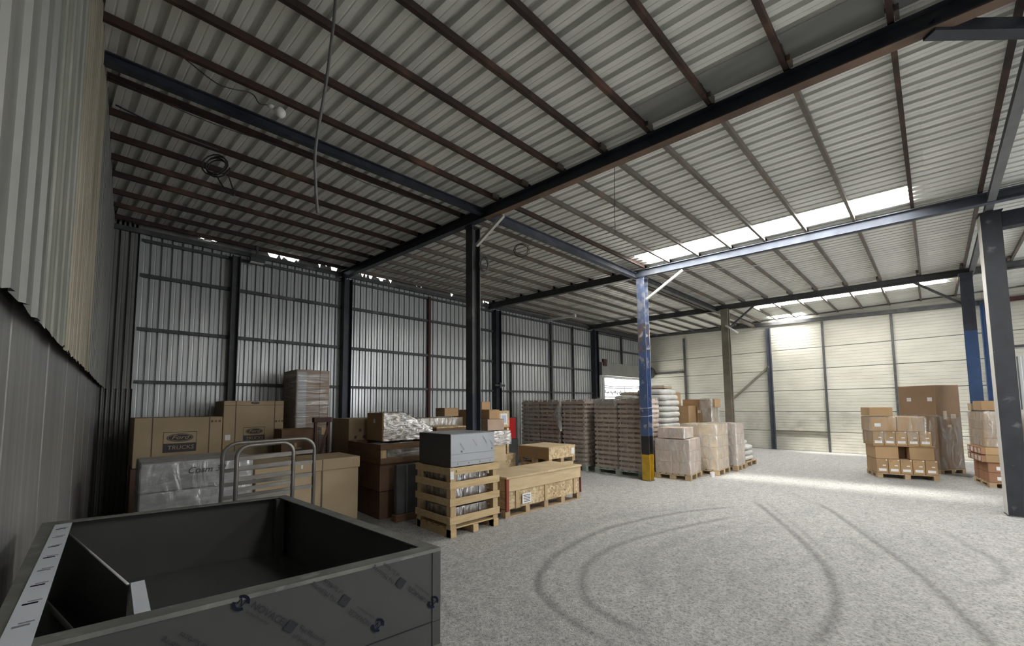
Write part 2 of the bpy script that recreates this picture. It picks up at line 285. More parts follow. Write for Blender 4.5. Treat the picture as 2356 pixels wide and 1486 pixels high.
# ---- floor
def catmull(p, step=0.03):
    p = [np.array(q, float) for q in p]; p = [2 * p[0] - p[1]] + p + [2 * p[-1] - p[-2]]; out = []
    for i in range(1, len(p) - 2):
        n = max(2, int(np.linalg.norm(p[i + 1] - p[i]) / step))
        for k in range(n):
            t = k / n; a, b, c, d = p[i - 1], p[i], p[i + 1], p[i + 2]
            out.append(0.5 * ((2 * b) + (c - a) * t + (2 * a - 5 * b + 4 * c - d) * t * t + (3 * b - a - 3 * c + d) * t ** 3))
    return np.array(out)
def make_floor():
    gx = np.arange(0.9, 11.0, 0.025); gy = np.arange(-2.2, 5.2, 0.025)
    T = np.zeros((len(gy), len(gx))); K = np.zeros_like(T)
    curves = [([(7.6, 2.35), (6.45, 2.92), (5.01, 3.25), (3.82, 3.14), (3.3, 2.95), (2.98, 2.75), (2.81, 2.49), (2.66, 2.03), (2.62, 1.5)], 1.0, 0),
              ([(6.9, 2.2), (5.67, 2.57), (4.58, 2.79), (3.85, 2.73), (3.41, 2.53), (3.06, 2.23), (2.93, 1.85), (2.95, 1.4)], 0.9, 0),
              ([(6.6, 2.0), (5.6, 2.30), (4.7, 2.36), (4.05, 2.2), (3.72, 1.9), (3.6, 1.5)], 0.6, 1), ([(6.5, 1.75), (5.4, 2.05), (4.6, 2.05), (4.2, 1.8), (4.0, 1.45)], 0.5, 1),
              ([(8.3, 2.4), (7.42, 1.9), (6.11, 1.21), (5.32, .88), (4.57, .7), (3.92, .67), (3.3, .78)], 1.0, 0), ([(8.4, 2.25), (7.5, 1.78), (6.2, 1.1), (5.4, .77)], .5, 0),
              ([(8.9, 1.6), (8.1, 1.19), (7.04, .73), (5.93, .26), (5.07, -.02), (4.52, -.17), (3.8, -.3)], 1.0, 0), ([(8.0, 1.08), (7.0, .62), (5.9, .15), (5.0, -.13)], .5, 1),
              ([(8.2, .1), (7.43, -.15), (6.85, -.35), (6.3, -.38), (5.9, -.2), (5.5, .05)], 0.6, 0), ([(7.9, .35), (7.2, .1), (6.6, .1), (6.1, .3)], 0.4, 1), ([(7.6, .7), (7.0, .35), (6.5, .35)], 0.3, 1),
              ([(6.1, 1.4), (5.2, 1.75), (4.5, 1.55), (4.1, 1.2)], .5, 1), ([(5.6, 1.0), (5.0, 1.35), (4.2, 1.3), (3.5, 1.0)], .35, 1), ([(7.0, 2.9), (5.6, 3.5), (4.2, 3.55), (3.4, 3.4)], .4, 1),
              ([(9.6, 2.3), (8.6, 1.5), (7.8, 1.5), (7.0, 1.9)], .35, 1), ([(4.6, .5), (4.0, .2), (3.4, .15)], .4, 1), ([(7.3, 2.65), (6.0, 2.78), (5.0, 2.9), (4.3, 2.85)], .45, 1), ([(7.8, 2.6), (6.8, 2.95), (5.6, 3.15), (4.6, 3.2)], .4, 1), ([(7.9, 1.75), (6.6, 1.85), (5.4, 1.85), (4.9, 1.65)], .35, 0), ([(7.2, 1.35), (6.2, 1.75), (5.0, 1.9), (4.1, 1.75), (3.5, 1.35)], .45, 1), ([(5.7, .95), (5.2, .75), (4.7, .3)], .4, 1), ([(6.9, 1.05), (6.3, .65), (5.6, .5)], .45, 1), ([(8.6, .9), (8.1, .5), (7.9, .1)], .35, 0), ([(8.9, .7), (8.4, .4), (8.2, 0)], .35, 0), ([(2.9, 2.6), (2.5, 2.3), (2.3, 1.8)], .45, 1), ([(3.3, 1.9), (2.8, 1.6), (2.4, 1.5)], .5, 1), ([(4.2, 1.1), (3.6, .8), (3.0, .75)], .5, 1), ([(2.4, 3.6), (2.1, 3.0), (2.05, 2.4)], .5, 0), ([(3.2, 1.3), (2.7, 1.1), (2.3, 1.2)], .4, 1)]
    for pts, st, tread in curves:
        q = catmull(pts); acc = 0
        for i, (x, y) in enumerate(q):
            ix = int((x - gx[0]) / .025); iy = int((y - gy[0]) / .025); r = 12
            x0, x1, y0, y1 = max(0, ix - r), min(len(gx), ix + r), max(0, iy - r), min(len(gy), iy + r)
            if x0 >= x1 or y0 >= y1: continue
            dx = gx[x0:x1][None, :] - x; dy = gy[y0:y1][:, None] - y; d2 = dx * dx + dy * dy
            fade = min(1, i / 15, (len(q) - 1 - i) / 15)
            s = st * fade * (0.75 if not tread else (0.5 if (i // 3) % 2 else 0.06))
            wd = 0.034 if not tread else 0.085
            if not tread: K[y0:y1, x0:x1] = np.maximum(K[y0:y1, x0:x1], s * np.exp(-(np.sqrt(d2) - .105) ** 2 / .0018))
            T[y0:y1, x0:x1] = np.maximum(T[y0:y1, x0:x1], s * np.exp(-d2 / (2 * wd * wd)))
    ny, nx = T.shape
    X, Y = np.meshgrid(gx, gy); n = nx * ny
    V = np.zeros((n + 12, 3)); V[:n, 0] = X.ravel(); V[:n, 1] = Y.ravel(); T = np.clip(T, 0, 1); K = K * (1 - np.clip(T * 1.6, 0, 1)); V[:n, 2] = -0.004 * T.ravel() + .003 * K.ravel()
    a = np.arange(n).reshape(ny, nx)
    Q = np.stack([a[:-1, :-1], a[:-1, 1:], a[1:, 1:], a[1:, :-1]], -1).reshape(-1, 4)
    bx0, bx1, by0, by1 = gx[0], gx[-1], gy[0], gy[-1]; X0, X1, Y0, Y1 = -0.6, XR + .2, YN - .2, YB + .1
    V[n:, :2] = [(X0, Y0), (X1, Y0), (X1, Y1), (X0, Y1), (bx0, by0), (bx1, by0), (bx1, by1), (bx0, by1), (0, 0), (0, 0), (0, 0), (0, 0)]
    ring = [(n, n + 1, n + 5, n + 4), (n + 1, n + 2, n + 6, n + 5), (n + 2, n + 3, n + 7, n + 6), (n + 3, n, n + 4, n + 7)]
    me = bpy.data.meshes.new('floor'); me.from_pydata(V[:n + 8].tolist(), [], Q.tolist() + ring)
    at = me.attributes.new('track', 'FLOAT', 'POINT'); vals = np.zeros(n + 8, np.float32); vals[:n] = T.ravel(); at.data.foreach_set('value', vals)
    at = me.attributes.new('ridge', 'FLOAT', 'POINT'); vals = np.zeros(n + 8, np.float32); vals[:n] = K.ravel(); at.data.foreach_set('value', vals)
    m = bpy.data.materials.new('dusty_concrete'); m.use_nodes = True; nt = m.node_tree; N = nt.nodes; L = nt.links; b = N['Principled BSDF']; b.inputs['Roughness'].default_value = .9; b.inputs['Specular IOR Level'].default_value = .2
    tc = N.new('ShaderNodeTexCoord')
    def noise(sc, dt, a, z, rough=.6):
        q = N.new('ShaderNodeTexNoise'); q.inputs['Scale'].default_value = sc; q.inputs['Detail'].default_value = dt; q.inputs['Roughness'].default_value = rough; L.new(tc.outputs['Object'], q.inputs['Vector'])
        r = N.new('ShaderNodeMapRange'); r.inputs['From Min'].default_value = a; r.inputs['From Max'].default_value = z; L.new(q.outputs['Fac'], r.inputs['Value']); return r.outputs[0], q.outputs['Fac']
    def mix(f, A, Bc, fs=None):
        x = N.new('ShaderNodeMix'); x.data_type = 'RGBA'; L.new(f, x.inputs['Factor'])
        for s, v in (('A', A), ('B', Bc)):
            if isinstance(v, tuple): x.inputs[s].default_value = (*v, 1)
            else: L.new(v, x.inputs[s])
        return x.outputs['Result']
    f1, _ = noise(.8, 5, .35, .7); f2_, _ = noise(9, 8, .40, .66, .75); f3, r3_ = noise(34, 5, .46, .66, .75); f4, r4_ = noise(90, 3, .55, .68)
    def mul(a, k):
        q = N.new('ShaderNodeMath'); q.operation = 'MULTIPLY'; L.new(a, q.inputs[0])
        if isinstance(k, float): q.inputs[1].default_value = k
        else: L.new(k, q.inputs[1])
        return q.outputs[0]
    c = mix(f1, (.62, .62, .605), (.54, .54, .527)); c = mix(mul(f2_, .7), c, (.27, .27, .263))
    def mul(a, k):
        q = N.new('ShaderNodeMath'); q.operation = 'MULTIPLY'; L.new(a, q.inputs[0])
        if isinstance(k, float): q.inputs[1].default_value = k
        else: L.new(k, q.inputs[1])
        return q.outputs[0]
    c = mix(mul(f3, .85), c, (.15, .149, .145)); c = mix(mul(f4, .6), c, (.60, .60, .58))
    tb = N.new('ShaderNodeAttribute'); tb.attribute_name = 'ridge'; c = mix(mul(tb.outputs['Fac'], .22), c, (.55, .55, .535))
    ta = N.new('ShaderNodeAttribute'); ta.attribute_name = 'track'
    tn, _ = noise(16, 4, .0, .52)
    c = mix(mul(mul(ta.outputs['Fac'], .78), tn), c, (.15, .148, .143))
    L.new(c, b.inputs['Base Color'])
    bp = N.new('ShaderNodeBump'); bp.inputs['Strength'].default_value = .8; bp.inputs['Distance'].default_value = .02
    ad = N.new('ShaderNodeMath'); ad.operation = 'ADD'; L.new(r3_, ad.inputs[0]); L.new(mul(r4_, .6), ad.inputs[1]); L.new(ad.outputs[0], bp.inputs['Height']); L.new(bp.outputs[0], b.inputs['Normal'])
    me.materials.append(m); me.update()
    return struct('floor', me)
make_floor()
# ---- ceiling: corrugated sheets, purlins, beams, skylights
ceil = struct('ceiling')
def roof_mesh(y0, y1, holes=None, nrib=4, mat_=ROOF, name='roof_sheet'):
    pr = []; q = .175
    for k in range(nrib):
        x = k * q; pr += [(x, 0), (x + .048, 0), (x + .053, .003), (x + .060, .003), (x + .065, 0), (x + .113, 0), (x + .122, .046), (x + .166, .046)]
    pr += [(nrib * q, 0), (nrib * q + .03, -.0015)]; b = MB(); n = len(pr)
    ny = 2; v = []
    for y in (y0, y1): v += [(x + SK * (y - 4.7), y, z) for x, z in pr]
    b.add(v, [(i, i + n, i + n + 1, i + 1) for i in range(n - 1)])
    return b.mesh(name, mat_)
x = -1.25
SKYX = {1.9: (-5.2, -1.6, .70), 4.9: (-6.4, -2.7, .70), 8.12: (0.10, 4.32, .70), 15.0: (-0.40, 3.95, .70), 17.35: (3.1, 4.15, .525)}  # first two panes are added out of view as fill light
cols = []
for sx in sorted(SKYX):
    a, b_, wd = SKYX[sx]; left = sx - wd / 2
    while left - x > .17:
        nr = min(6, max(1, int(round((left - x) / .175))))
        cols.append((x, nr, None)); x += nr * .175
    cols.append((x, int(round(wd / .175)), (a, b_))); x += wd
while x < 19.6: cols.append((x, 6, None)); x += 1.05
cache = {}
def rm(y0, y1, nr, m=ROOF, nm='roof_sheet'):
    k = (y0, y1, nr, nm)
    if k not in cache: cache[k] = roof_mesh(y0, y1, nrib=nr, mat_=m, name=nm)
    return cache[k]
wi = 0
for x0, nr, sp in cols:
    if sp is None:
        link('roof_sheet', rm(YN - .1, -.08, nr), ceil, (x0, 0, ZS)); link('roof_sheet', rm(-.14, YB + .06, nr), ceil, (x0, 0, ZS + .004))
    else:
        a, b_ = sp
        link('roof_sheet', rm(YN - .1, min(a, -.08), nr), ceil, (x0, 0, ZS))
        if a > -.08: link('roof_sheet', rm(-.14, a, nr), ceil, (x0, 0, ZS + .004))
        link('roof_sheet', rm(b_, YB + .06, nr), ceil, (x0, 0, ZS + .004))
        wi += 1; wn = struct('window_%d' % wi); wn.location = (x0, 0, ZS + .004); link('pane', rm(a, b_, nr, SKY, 'pane'), wn)
# purlins
PY = [-7.4, -6.4, -5.4, -4.4, -3.3, -2.7, -2.05, -1.37, -.66, .07, .79, 1.46, 2.11, 2.69, 3.31, 3.91, 4.47, 5.28, 5.9, 6.43, 6.97, 7.47, 8.09, 8.62, 9.15]
for i, y in enumerate(PY):
    seg = [lwx(y) - .02, B1(y), B2(y), B3(y), XR + .02]
    for k in range(4):
        MB().beam((seg[k] - ((.06 if k < 3 else .30) if k else 0), y + (.05 if k == 3 else 0), 4.846), (seg[k + 1] + .03, y + (.05 if k == 3 else 0), 4.846), .042, .066).build('purlin', RUST if k == 0 or (k == 1 and y < .5 and y > -1) or (k == 1 and abs(y - 4.47) < .1) else GREYP, ceil)
    if -1.5 < y < 4.6: MB().box(B1(y) - .17, y - .055, 4.815, B1(y) - .05, y - .026, 4.875).build('purlin_cleat', GREYP, ceil)
FLASH = mat('grey_flashing', (.24, .24, .235), (.17, .17, .165), .55, .2, 2, 5, stretch=(3, .3, 1))
for a, b_ in zip(PY[5:12], PY[6:13]):
    xa, xb = B1(a), B1(b_); MB().add([(xa - .46, a + .03, 4.874), (xa - .09, a + .03, 4.868), (xb - .09, b_ - .03, 4.868), (xb - .46, b_ - .03, 4.874), (xa - .46, a + .03, 4.877), (xa - .09, a + .03, 4.871), (xb - .09, b_ - .03, 4.871), (xb - .46, b_ - .03, 4.877)], [(0, 3, 2, 1), (4, 5, 6, 7), (0, 1, 5, 4), (1, 2, 6, 5), (2, 3, 7, 6), (3, 0, 4, 7)]).build('flashing', FLASH, ceil)
# cross beams
def frame(fx, name, mweb, mfl, ya, yb, wd=.11, ht=.165, z=4.722):
    b = MB().ibeam((fx(ya), ya, z), (fx(yb), yb, z), wd, ht).build('roof_beam', mweb, ceil)
    if mfl: MB().beam((fx(ya), ya, z - ht / 2 - .004), (fx(yb), yb, z - ht / 2 - .004), wd, .008).build('flange', mfl, b)
    return b
frame(B1, 'b1', NAVY, BEAMR, 4.75, YN); frame(B1, 'b1', NAVY, None, YB - .05, 4.75)
frame(B2, 'b2', BLUEGREY, None, 4.75, YN); frame(B2, 'b2', DGREY, None, YB - .05, 4.75)
frame(B3, 'b3', DGREY, None, YB - .05, YN)
# ties along the column line and along the near-side line
YC = 4.72
MB().ibeam((lwx(YC), YC + .13, 4.74), (B1(YC), YC + .06, 4.73), .085, .10).build('tie_beam', NAVY, ceil)
MB().ibeam((B1(YC), YC, 4.70), (B2(YC), YC, 4.70), .11, .13).build('tie_beam', BLUEGREY, ceil)
MB().ibeam((B2(YC), YC, 4.70), (B3(YC), YC, 4.70), .11, .13).build('tie_beam', DGREY, ceil)
MB().beam((B2(4.95), 4.98, 4.74), (B3(4.95), 4.98, 4.74), .06, .06).build('tie_beam', GREYP, ceil)
MB().ibeam((B3(YC), YC, 4.70), (XR, YC, 4.70), .11, .13).build('tie_beam', GREYP, ceil)
YR = -.76
for a, b_, m_ in ((B1(YR), B2(YR), TIEG), (B2(YR), B3(YR), TIEG), (B3(YR), XR, GREYP)): MB().ibeam((a, YR, 4.70), (b_, YR, 4.70), .085, .10).build('tie_beam', m_, ceil)
MB().beam((B1(-.14), -.14, 4.655), (5.45, -1.05, 4.655), .1, .10).build('brace', NAVY, ceil)
# ---- back wall
wb = struct('wall_back')
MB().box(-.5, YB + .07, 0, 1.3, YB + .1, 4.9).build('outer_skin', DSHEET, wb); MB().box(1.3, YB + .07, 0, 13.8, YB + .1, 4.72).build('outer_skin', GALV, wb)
def vsheet(w_, z0, z1, pitch=.145, slot=.032, dep=.05, mat_=GALV, name='wall_sheet', flip=1, sw=.004):
    pr = []; n = int(round(w_ / pitch))
    for k in range(n):
        x = k * pitch; pr += [(x, 0), (x + (pitch - slot) * .5 - .012, 0), (x + (pitch - slot) * .5, .004), (x + (pitch - slot) * .5 + .012, 0), (x + pitch - slot, 0), (x + pitch - slot + sw, dep), (x + pitch - sw, dep)]
    pr.append((n * pitch, 0)); v = [(x, flip * y, z0) for x, y in pr] + [(x, flip * y, z1) for x, y in pr]; m = len(pr)
    return MB().add(v, [(i, i + 1, i + 1 + m, i + m) for i in range(m - 1)]).mesh(name, mat_)
SW = 1.015
x = .25; k = 0
while x < 13.75:
    top = 4.79 + R.choice((0, 0, .012, .006))
    link('wall_sheet', vsheet(SW, 0, top), wb, (x, YB, 0)); x += SW; k += 1
while x < XR + .3:
    link('wall_sheet', vsheet(SW, 3.38, 4.84), wb, (x, YB, 0)); x += SW
link('wall_sheet', vsheet(.145 * 1, 0, 3.40), wb, (17.62, YB, 0))
link('wall_sheet', vsheet(.48, 2.04, 4.87, pitch=.12, mat_=DSHEET), wb, (-.24, YB - .03, 0)); link('wall_sheet', vsheet(.48, 0, 2.1, pitch=.06, slot=.02, mat_=DSHEET), wb, (-.24, YB, 0))  # corner sheets: missing light put into the dark colour
MB().box(.235, YB - .05, 2.04, .285, YB - .02, 4.72).build('corner_trim', GALV, wb)
posts = [(1.62, .13, DGREY, 'i'), (3.78, .19, NAVY, 'i'), (6.02, .07, MAROON, 'b'), (8.42, .22, NAVY, 'i'), (9.05, .05, DGREY, 'b'), (11.05, .08, DGREY, 'b'), (12.3, .05, DGREY, 'b'), (13.66, .26, NAVY, 'i'), (15.75, .07, DGREY, 's')]
for px, pw, pm, kind in posts:
    z0, z1 = (0, 4.64) if kind != 's' else (3.38, 4.64)
    if kind == 'i': MB().ibeam((px, YB - .12, z0), (px, YB - .12, z1), .18, pw, .012, .009, upv=(1, 0, 0)).build('wall_post', pm, wb)
    else: MB().box(px - pw / 2, YB - .1, z0, px + pw / 2, YB - .03, z1 if px != 9.05 else 3.06).build('wall_post', pm, wb)
for gz, gt in ((2.16, .055), (3.06, .06), (3.99, .06), (4.60, .05)):
    xa = .26
    for px in (3.78, 8.42, 13.66):
        MB().box(xa, YB - .075, gz - gt / 2, px - .02, YB - .012, gz + gt / 2).build('girt', DGREY, wb); xa = px + .02
    if gz > 3.3: MB().box(xa, YB - .075, gz - gt / 2, XR, YB - .012, gz + gt / 2).build('girt', DGREY, wb)
MB().box(lwx(YB), YB - .10, 4.70, 13.66, YB - .04, 4.78).build('eave_rail', DGREY, wb); MB().box(13.66, YB - .12, 4.66, XR, YB - .02, 4.79).build('eave_rail', DGREY, wb)
# closures between sheet tops and roof; a few are missing so that daylight shows
HOLES = [(1.0, 1.35), (2.1, 2.8), (3.15, 3.6), (4.0, 4.95), (5.55, 5.85), (6.7, 6.85), (7.9, 8.2)]
xx = -.2
for h0, h1 in HOLES + [(17.8, 17.8)]:
    while xx < h0 - 1e-6:
        x2 = min(h0, xx + R.uniform(.7, 1.2)); x2 = h0 if h0 - x2 < .3 else x2
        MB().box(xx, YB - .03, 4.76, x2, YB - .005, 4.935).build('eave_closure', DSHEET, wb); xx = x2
    if h1 <= h0: break
    n_ = max(4, int((h1 - h0) / .045)); tops = [4.925] + [R.choice((4.80, 4.83, 4.90, 4.93, 4.79, 4.86)) for _ in range(n_ - 1)] + [4.925]
    v = []
    for q in range(n_ + 1):
        X_ = h0 + (h1 - h0) * q / n_ + (R.uniform(-.012, .012) if 0 < q < n_ else 0); v += [(X_, YB - .03, 4.76), (X_, YB - .03, tops[q]), (X_, YB - .02, tops[q]), (X_, YB - .02, 4.76)]
    f_ = []
    for q in range(n_): a_ = 4 * q; f_ += [(a_, a_ + 4, a_ + 5, a_ + 1), (a_ + 1, a_ + 5, a_ + 6, a_ + 2), (a_ + 2, a_ + 6, a_ + 7, a_ + 3)]
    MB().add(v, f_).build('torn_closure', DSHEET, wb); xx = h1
# dark soffit boards outside the eave would be unseen and are left out
# back door with roller shutter
d1 = struct('door_1')
MB().box(13.84, YB - .30, 2.88, 17.55, YB - .02, 3.40).build('roller_housing', mat('shutter_grey', (.30, .30, .285), (.25, .25, .24), .6, .2, 2, 4), d1)
MB().tube([(17.52, YB - .32, 3.14), (17.74, YB - .32, 3.14)], .27, 20).build('roller_drum', DGREY, d1)
for q in range(3): MB().box(13.86, YB - .05, 2.80 + q * .045, 17.5, YB - .03, 2.84 + q * .045).build('shutter_slat', GALV, d1)
MB().box(17.5, YB - .1, 0, 17.62, YB, 2.9).build('door_frame', DGREY, d1); MB().box(13.78, YB - .06, 0, 13.86, YB, 2.9).build('door_frame', NAVY, d1)
MB().box(13.9, YB - .34, 3.25, 14.15, YB - .27, 3.52).build('control_box', MAROON, d1)
# outside, seen through the door
og = struct('exterior_ground', MB().box(6, YB + .4, -.06, 40, 45, -.02).mesh('exterior_ground', mat('pale_yard', (.5, .5, .48), rough=.9)))
bt = thing('bunting_string', 'strings of small dark pennants between two poles seen outside the open back door', 'bunting', (0, 0, 0))
for q, (zz) in enumerate((2.62, 2.47, 2.30, 2.02)):
    pts = [(16.3 + .215 * t, 11.2, zz + .02 * ((t - 9) ** 2) / 30 + .06 * (q % 2)) for t in range(21)]
    MB().tube(pts, .018, 5).build('string', CABLE, bt)
for xx_ in (16.28, 20.62): MB().tube([(xx_, 11.2, -.02), (xx_, 11.2, 3.3)], .03, 8).build('end_pole', DGREY, bt)
pm = MB().add([(-.06, 0, 0), (.06, 0, 0), (0, 0, -.15), (-.06, .004, 0), (.06, .004, 0), (0, .004, -.15)], [(0, 1, 2), (3, 5, 4), (0, 3, 4, 1), (1, 4, 5, 2), (2, 5, 3, 0)]).mesh('pennant', CABLE)
for q in range(26): link('pennant', pm, bt, (16.5 + q * .155 + R.uniform(-.05, .05), 11.2, 2.33 + R.uniform(-.04, .05) + .02 * (q % 3)))
yp = thing('yard_pole', 'thin grey pole standing in the yard outside the back door', 'pole', (19.9, 11.7, -.02)); MB().tube([(0, 0, 0), (0, 0, 3.4)], .035, 8).build('shaft', DGREY, yp); MB().box(-.12, -.12, 0, .12, .12, .03).build('base_plate', DGREY, yp)
# ---- right wall (far end): cream panels laid in rows
wr = struct('wall_right')
MB().box(XR + .03, YN - .1, 0, XR + .09, YB + .1, 4.95).build('backing_panel', DSHEET, wr)
ysegs = [YB + .02, 7.5, 5.6, 4.28, 2.62, .83, -1.12, -3.6, YN]; zr = [0, .69, 1.40, 2.16, 2.92, 3.67, 4.86]
def hpanel(L_, h, mt):
    pr = [(0.0, .012), (.012, 0)]; n = max(6, int(h / .095))
    for k in range(1, n):
        z = h * k / n; pr += [(z - .011, 0), (z - .005, .009), (z + .005, .009), (z + .011, 0)]
    pr += [(h - .012, 0), (h, .012)]; m = len(pr)
    v = [(d, 0, z) for z, d in pr] + [(d, -L_, z) for z, d in pr]
    return MB().add(v, [(i, i + 1, i + 1 + m, i + m) for i in range(m - 1)]).mesh('wall_panel', mt)
for a, b_ in zip(ysegs[:-1], ysegs[1:]):
    for r_, (z0, z1) in enumerate(zip(zr[:-1], zr[1:])):
        if b_ == -3.6 and r_ < 4: continue
        link('wall_panel', hpanel(a - b_ - .006, z1 - z0 - .016, CREAMLOW if r_ < 2 else CREAM), wr, (XR + R.uniform(0, .006), a - .003, z0 + .003))
for y, pw, m_, dep in ((7.5, .07, DGREY, .07), (4.28, .13, BLUE2 if False else BLUEGREY, .14), (2.62, .06, DGREY, .07), (.83, .06, DGREY, .07), (-1.14, .17, BLUE2, .17)):
    if dep > .1: MB().ibeam((XR - dep / 2, y, 0), (XR - dep / 2, y, 4.56), pw, dep, .012, .01, upv=(0, 1, 0)).build('wall_post', m_, wr)
    else: MB().box(XR - dep, y - pw / 2, 0, XR - .004, y + pw / 2, 4.56).build('wall_post', m_, wr)
MB().beam((XR - .06, YB, 4.86), (XR - .06, -1.2, 4.53), .09, .12).build('wall_head_beam', DGREY, wr); MB().beam((XR - .06, -1.2, 4.53), (XR - .06, YN, 4.50), .09, .12).build('wall_head_beam', MAROON, wr)
MB().beam((XR - .05, 5.62, 1.9), (XR - .05, 4.3, 3.1), .06, .07).build('wall_brace', OLIVE, wr)
MB().box(XR - .06, 2.64, .60, XR - .01, 4.2, .68).build('wall_rail', OLIVE, wr); MB().box(XR - .07, 7.5, 3.05, XR - .01, 9.1, 3.13).build('wall_rail', DGREY, wr)
d2 = struct('door_2')
link('door_panel', vsheet(2.03, 0, 3.2, pitch=.145, mat_=GALV, name='door_panel'), d2, (XR + .01, -1.52, 0), -math.pi / 2)
MB().box(XR - .04, -3.6, 3.18, XR + .02, -1.5, 3.24).build('door_frame', DGREY, d2)

# ---- left wall (beside the viewer): upper sheets hang over lower sheets
wl = struct('wall_left')
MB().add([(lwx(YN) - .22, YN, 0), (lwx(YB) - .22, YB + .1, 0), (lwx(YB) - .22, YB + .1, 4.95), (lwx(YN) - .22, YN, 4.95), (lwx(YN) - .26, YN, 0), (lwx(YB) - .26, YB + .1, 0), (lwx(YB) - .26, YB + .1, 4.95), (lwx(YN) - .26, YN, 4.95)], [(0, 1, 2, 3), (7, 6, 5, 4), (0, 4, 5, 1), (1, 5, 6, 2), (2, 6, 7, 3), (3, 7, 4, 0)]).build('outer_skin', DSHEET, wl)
def lsheet(y0, w_, z0, z1, pitch, slot, dep, m_, off, jag=0):
    b = MB(); pr = []; n = int(round(w_ / pitch))
    for k in range(n):
        q = k * pitch; pr += [(q, 0), (q + pitch - slot, 0), (q + pitch - slot + .004, dep), (q + pitch - .006, dep)]
    pr.append((n * pitch, 0)); m = len(pr)
    v = [(lwx(y0 + q) + off + d, y0 + q, z0 + (R.uniform(-jag, jag) if jag else 0)) for q, d in pr] + [(lwx(y0 + q) + off + d, y0 + q, z1) for q, d in pr]
    b.add(v, [(i, i + m, i + m + 1, i + 1) for i in range(m - 1)]); return b.build('wall_sheet', m_, wl)
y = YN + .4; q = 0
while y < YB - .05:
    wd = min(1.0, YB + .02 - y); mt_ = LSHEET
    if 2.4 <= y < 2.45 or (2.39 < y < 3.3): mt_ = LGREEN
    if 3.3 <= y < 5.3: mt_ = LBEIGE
    if y >= 5.3: mt_ = DSHEET  # far sheets coloured darker in place of the shadow on them
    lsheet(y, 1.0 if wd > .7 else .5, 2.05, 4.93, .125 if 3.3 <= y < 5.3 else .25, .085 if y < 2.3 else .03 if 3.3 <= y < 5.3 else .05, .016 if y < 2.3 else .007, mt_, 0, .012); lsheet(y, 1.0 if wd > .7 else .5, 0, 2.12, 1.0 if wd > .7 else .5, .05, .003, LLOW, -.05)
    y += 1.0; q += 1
# ---- near side wall, unseen; its open gate is assumed, for the fill lamp
wn_ = struct('wall_near')
for a, b_, z0, z1 in ((-.8, 7.4, 0, 4.95), (13.4, XR + .2, 0, 4.95), (7.4, 13.4, 4.1, 4.95)): MB().box(a, YN - .06, z0, b_, YN, z1).build('wall_sheet', GALV, wn_)
# ================================================================== BUILDERS
ORD = ['lowest', 'second', 'third', 'fourth', 'fifth', 'sixth', 'seventh', 'eighth', 'ninth', 'tenth', 'eleventh', 'twelfth', 'thirteenth', 'fourteenth', 'fifteenth', 'sixteenth']
def patch(parent, face, w, d, h, u, v, pw, ph, m, name='paper_label', off=.0025):
    """thin printed or glued rectangle on a box w x d x h (local origin at base centre); u,v = centre on that face"""
    b = MB(); t = off
    if face == '-y': b.box(u - pw / 2, -d / 2 - t, v - ph / 2, u + pw / 2, -d / 2 + .0005, v + ph / 2)
    elif face == '+y': b.box(u - pw / 2, d / 2 - .0005, v - ph / 2, u + pw / 2, d / 2 + t, v + ph / 2)
    elif face == '-x': b.box(-w / 2 - t, u - pw / 2, v - ph / 2, -w / 2 + .0005, u + pw / 2, v + ph / 2)
    elif face == '+x': b.box(w / 2 - .0005, u - pw / 2, v - ph / 2, w / 2 + t, u + pw / 2, v + ph / 2)
    else: b.box(u - pw / 2, v - ph / 2, h - .0005, u + pw / 2, v + ph / 2, h + t)
    return b.build(name, m, parent)
def carton_mesh(w, d, h, m=CARD, seam='x'):
    b = MB(); t = min(.006, h * .04)
    b.box(-w / 2, -d / 2, 0, w / 2, d / 2, h - t, ch=min(.006, h * .05))
    if seam == 'x': b.box(-w / 2, -d / 2, h - t, w / 2, -.002, h, ch=.001); b.box(-w / 2, .002, h - t, w / 2, d / 2, h, ch=.001)
    else: b.box(-w / 2, -d / 2, h - t, -.002, d / 2, h, ch=.001); b.box(.002, -d / 2, h - t, w / 2, d / 2, h, ch=.001)
    return b.mesh('carton', m)
def carton(label, x0, x1, y0, y1, z0, z1, m=CARD, name='carton', tape=True, rz=0.0, group=None, cat='carton', seam='x', labels=()):
    w, d, h = x1 - x0, y1 - y0, z1 - z0
    o = link(name, carton_mesh(w, d, h, m, seam), None, ((x0 + x1) / 2, (y0 + y1) / 2, z0), rz); tag(o, label, cat, group)
    if tape:
        if seam == 'x':
            patch(o, 'top', w, d, h, 0, 0, w, .05, TAPE, 'packing_tape'); patch(o, '-x', w, d, h, 0, h - .04, .05, .08, TAPE, 'packing_tape')
        else:
            patch(o, 'top', w, d, h, 0, 0, .05, d, TAPE, 'packing_tape'); patch(o, '-y', w, d, h, 0, h - .04, .05, .08, TAPE, 'packing_tape')
    for f, u, v, a, b_ in labels: patch(o, f, w, d, h, u, v, a, b_, WHITE)
    return o
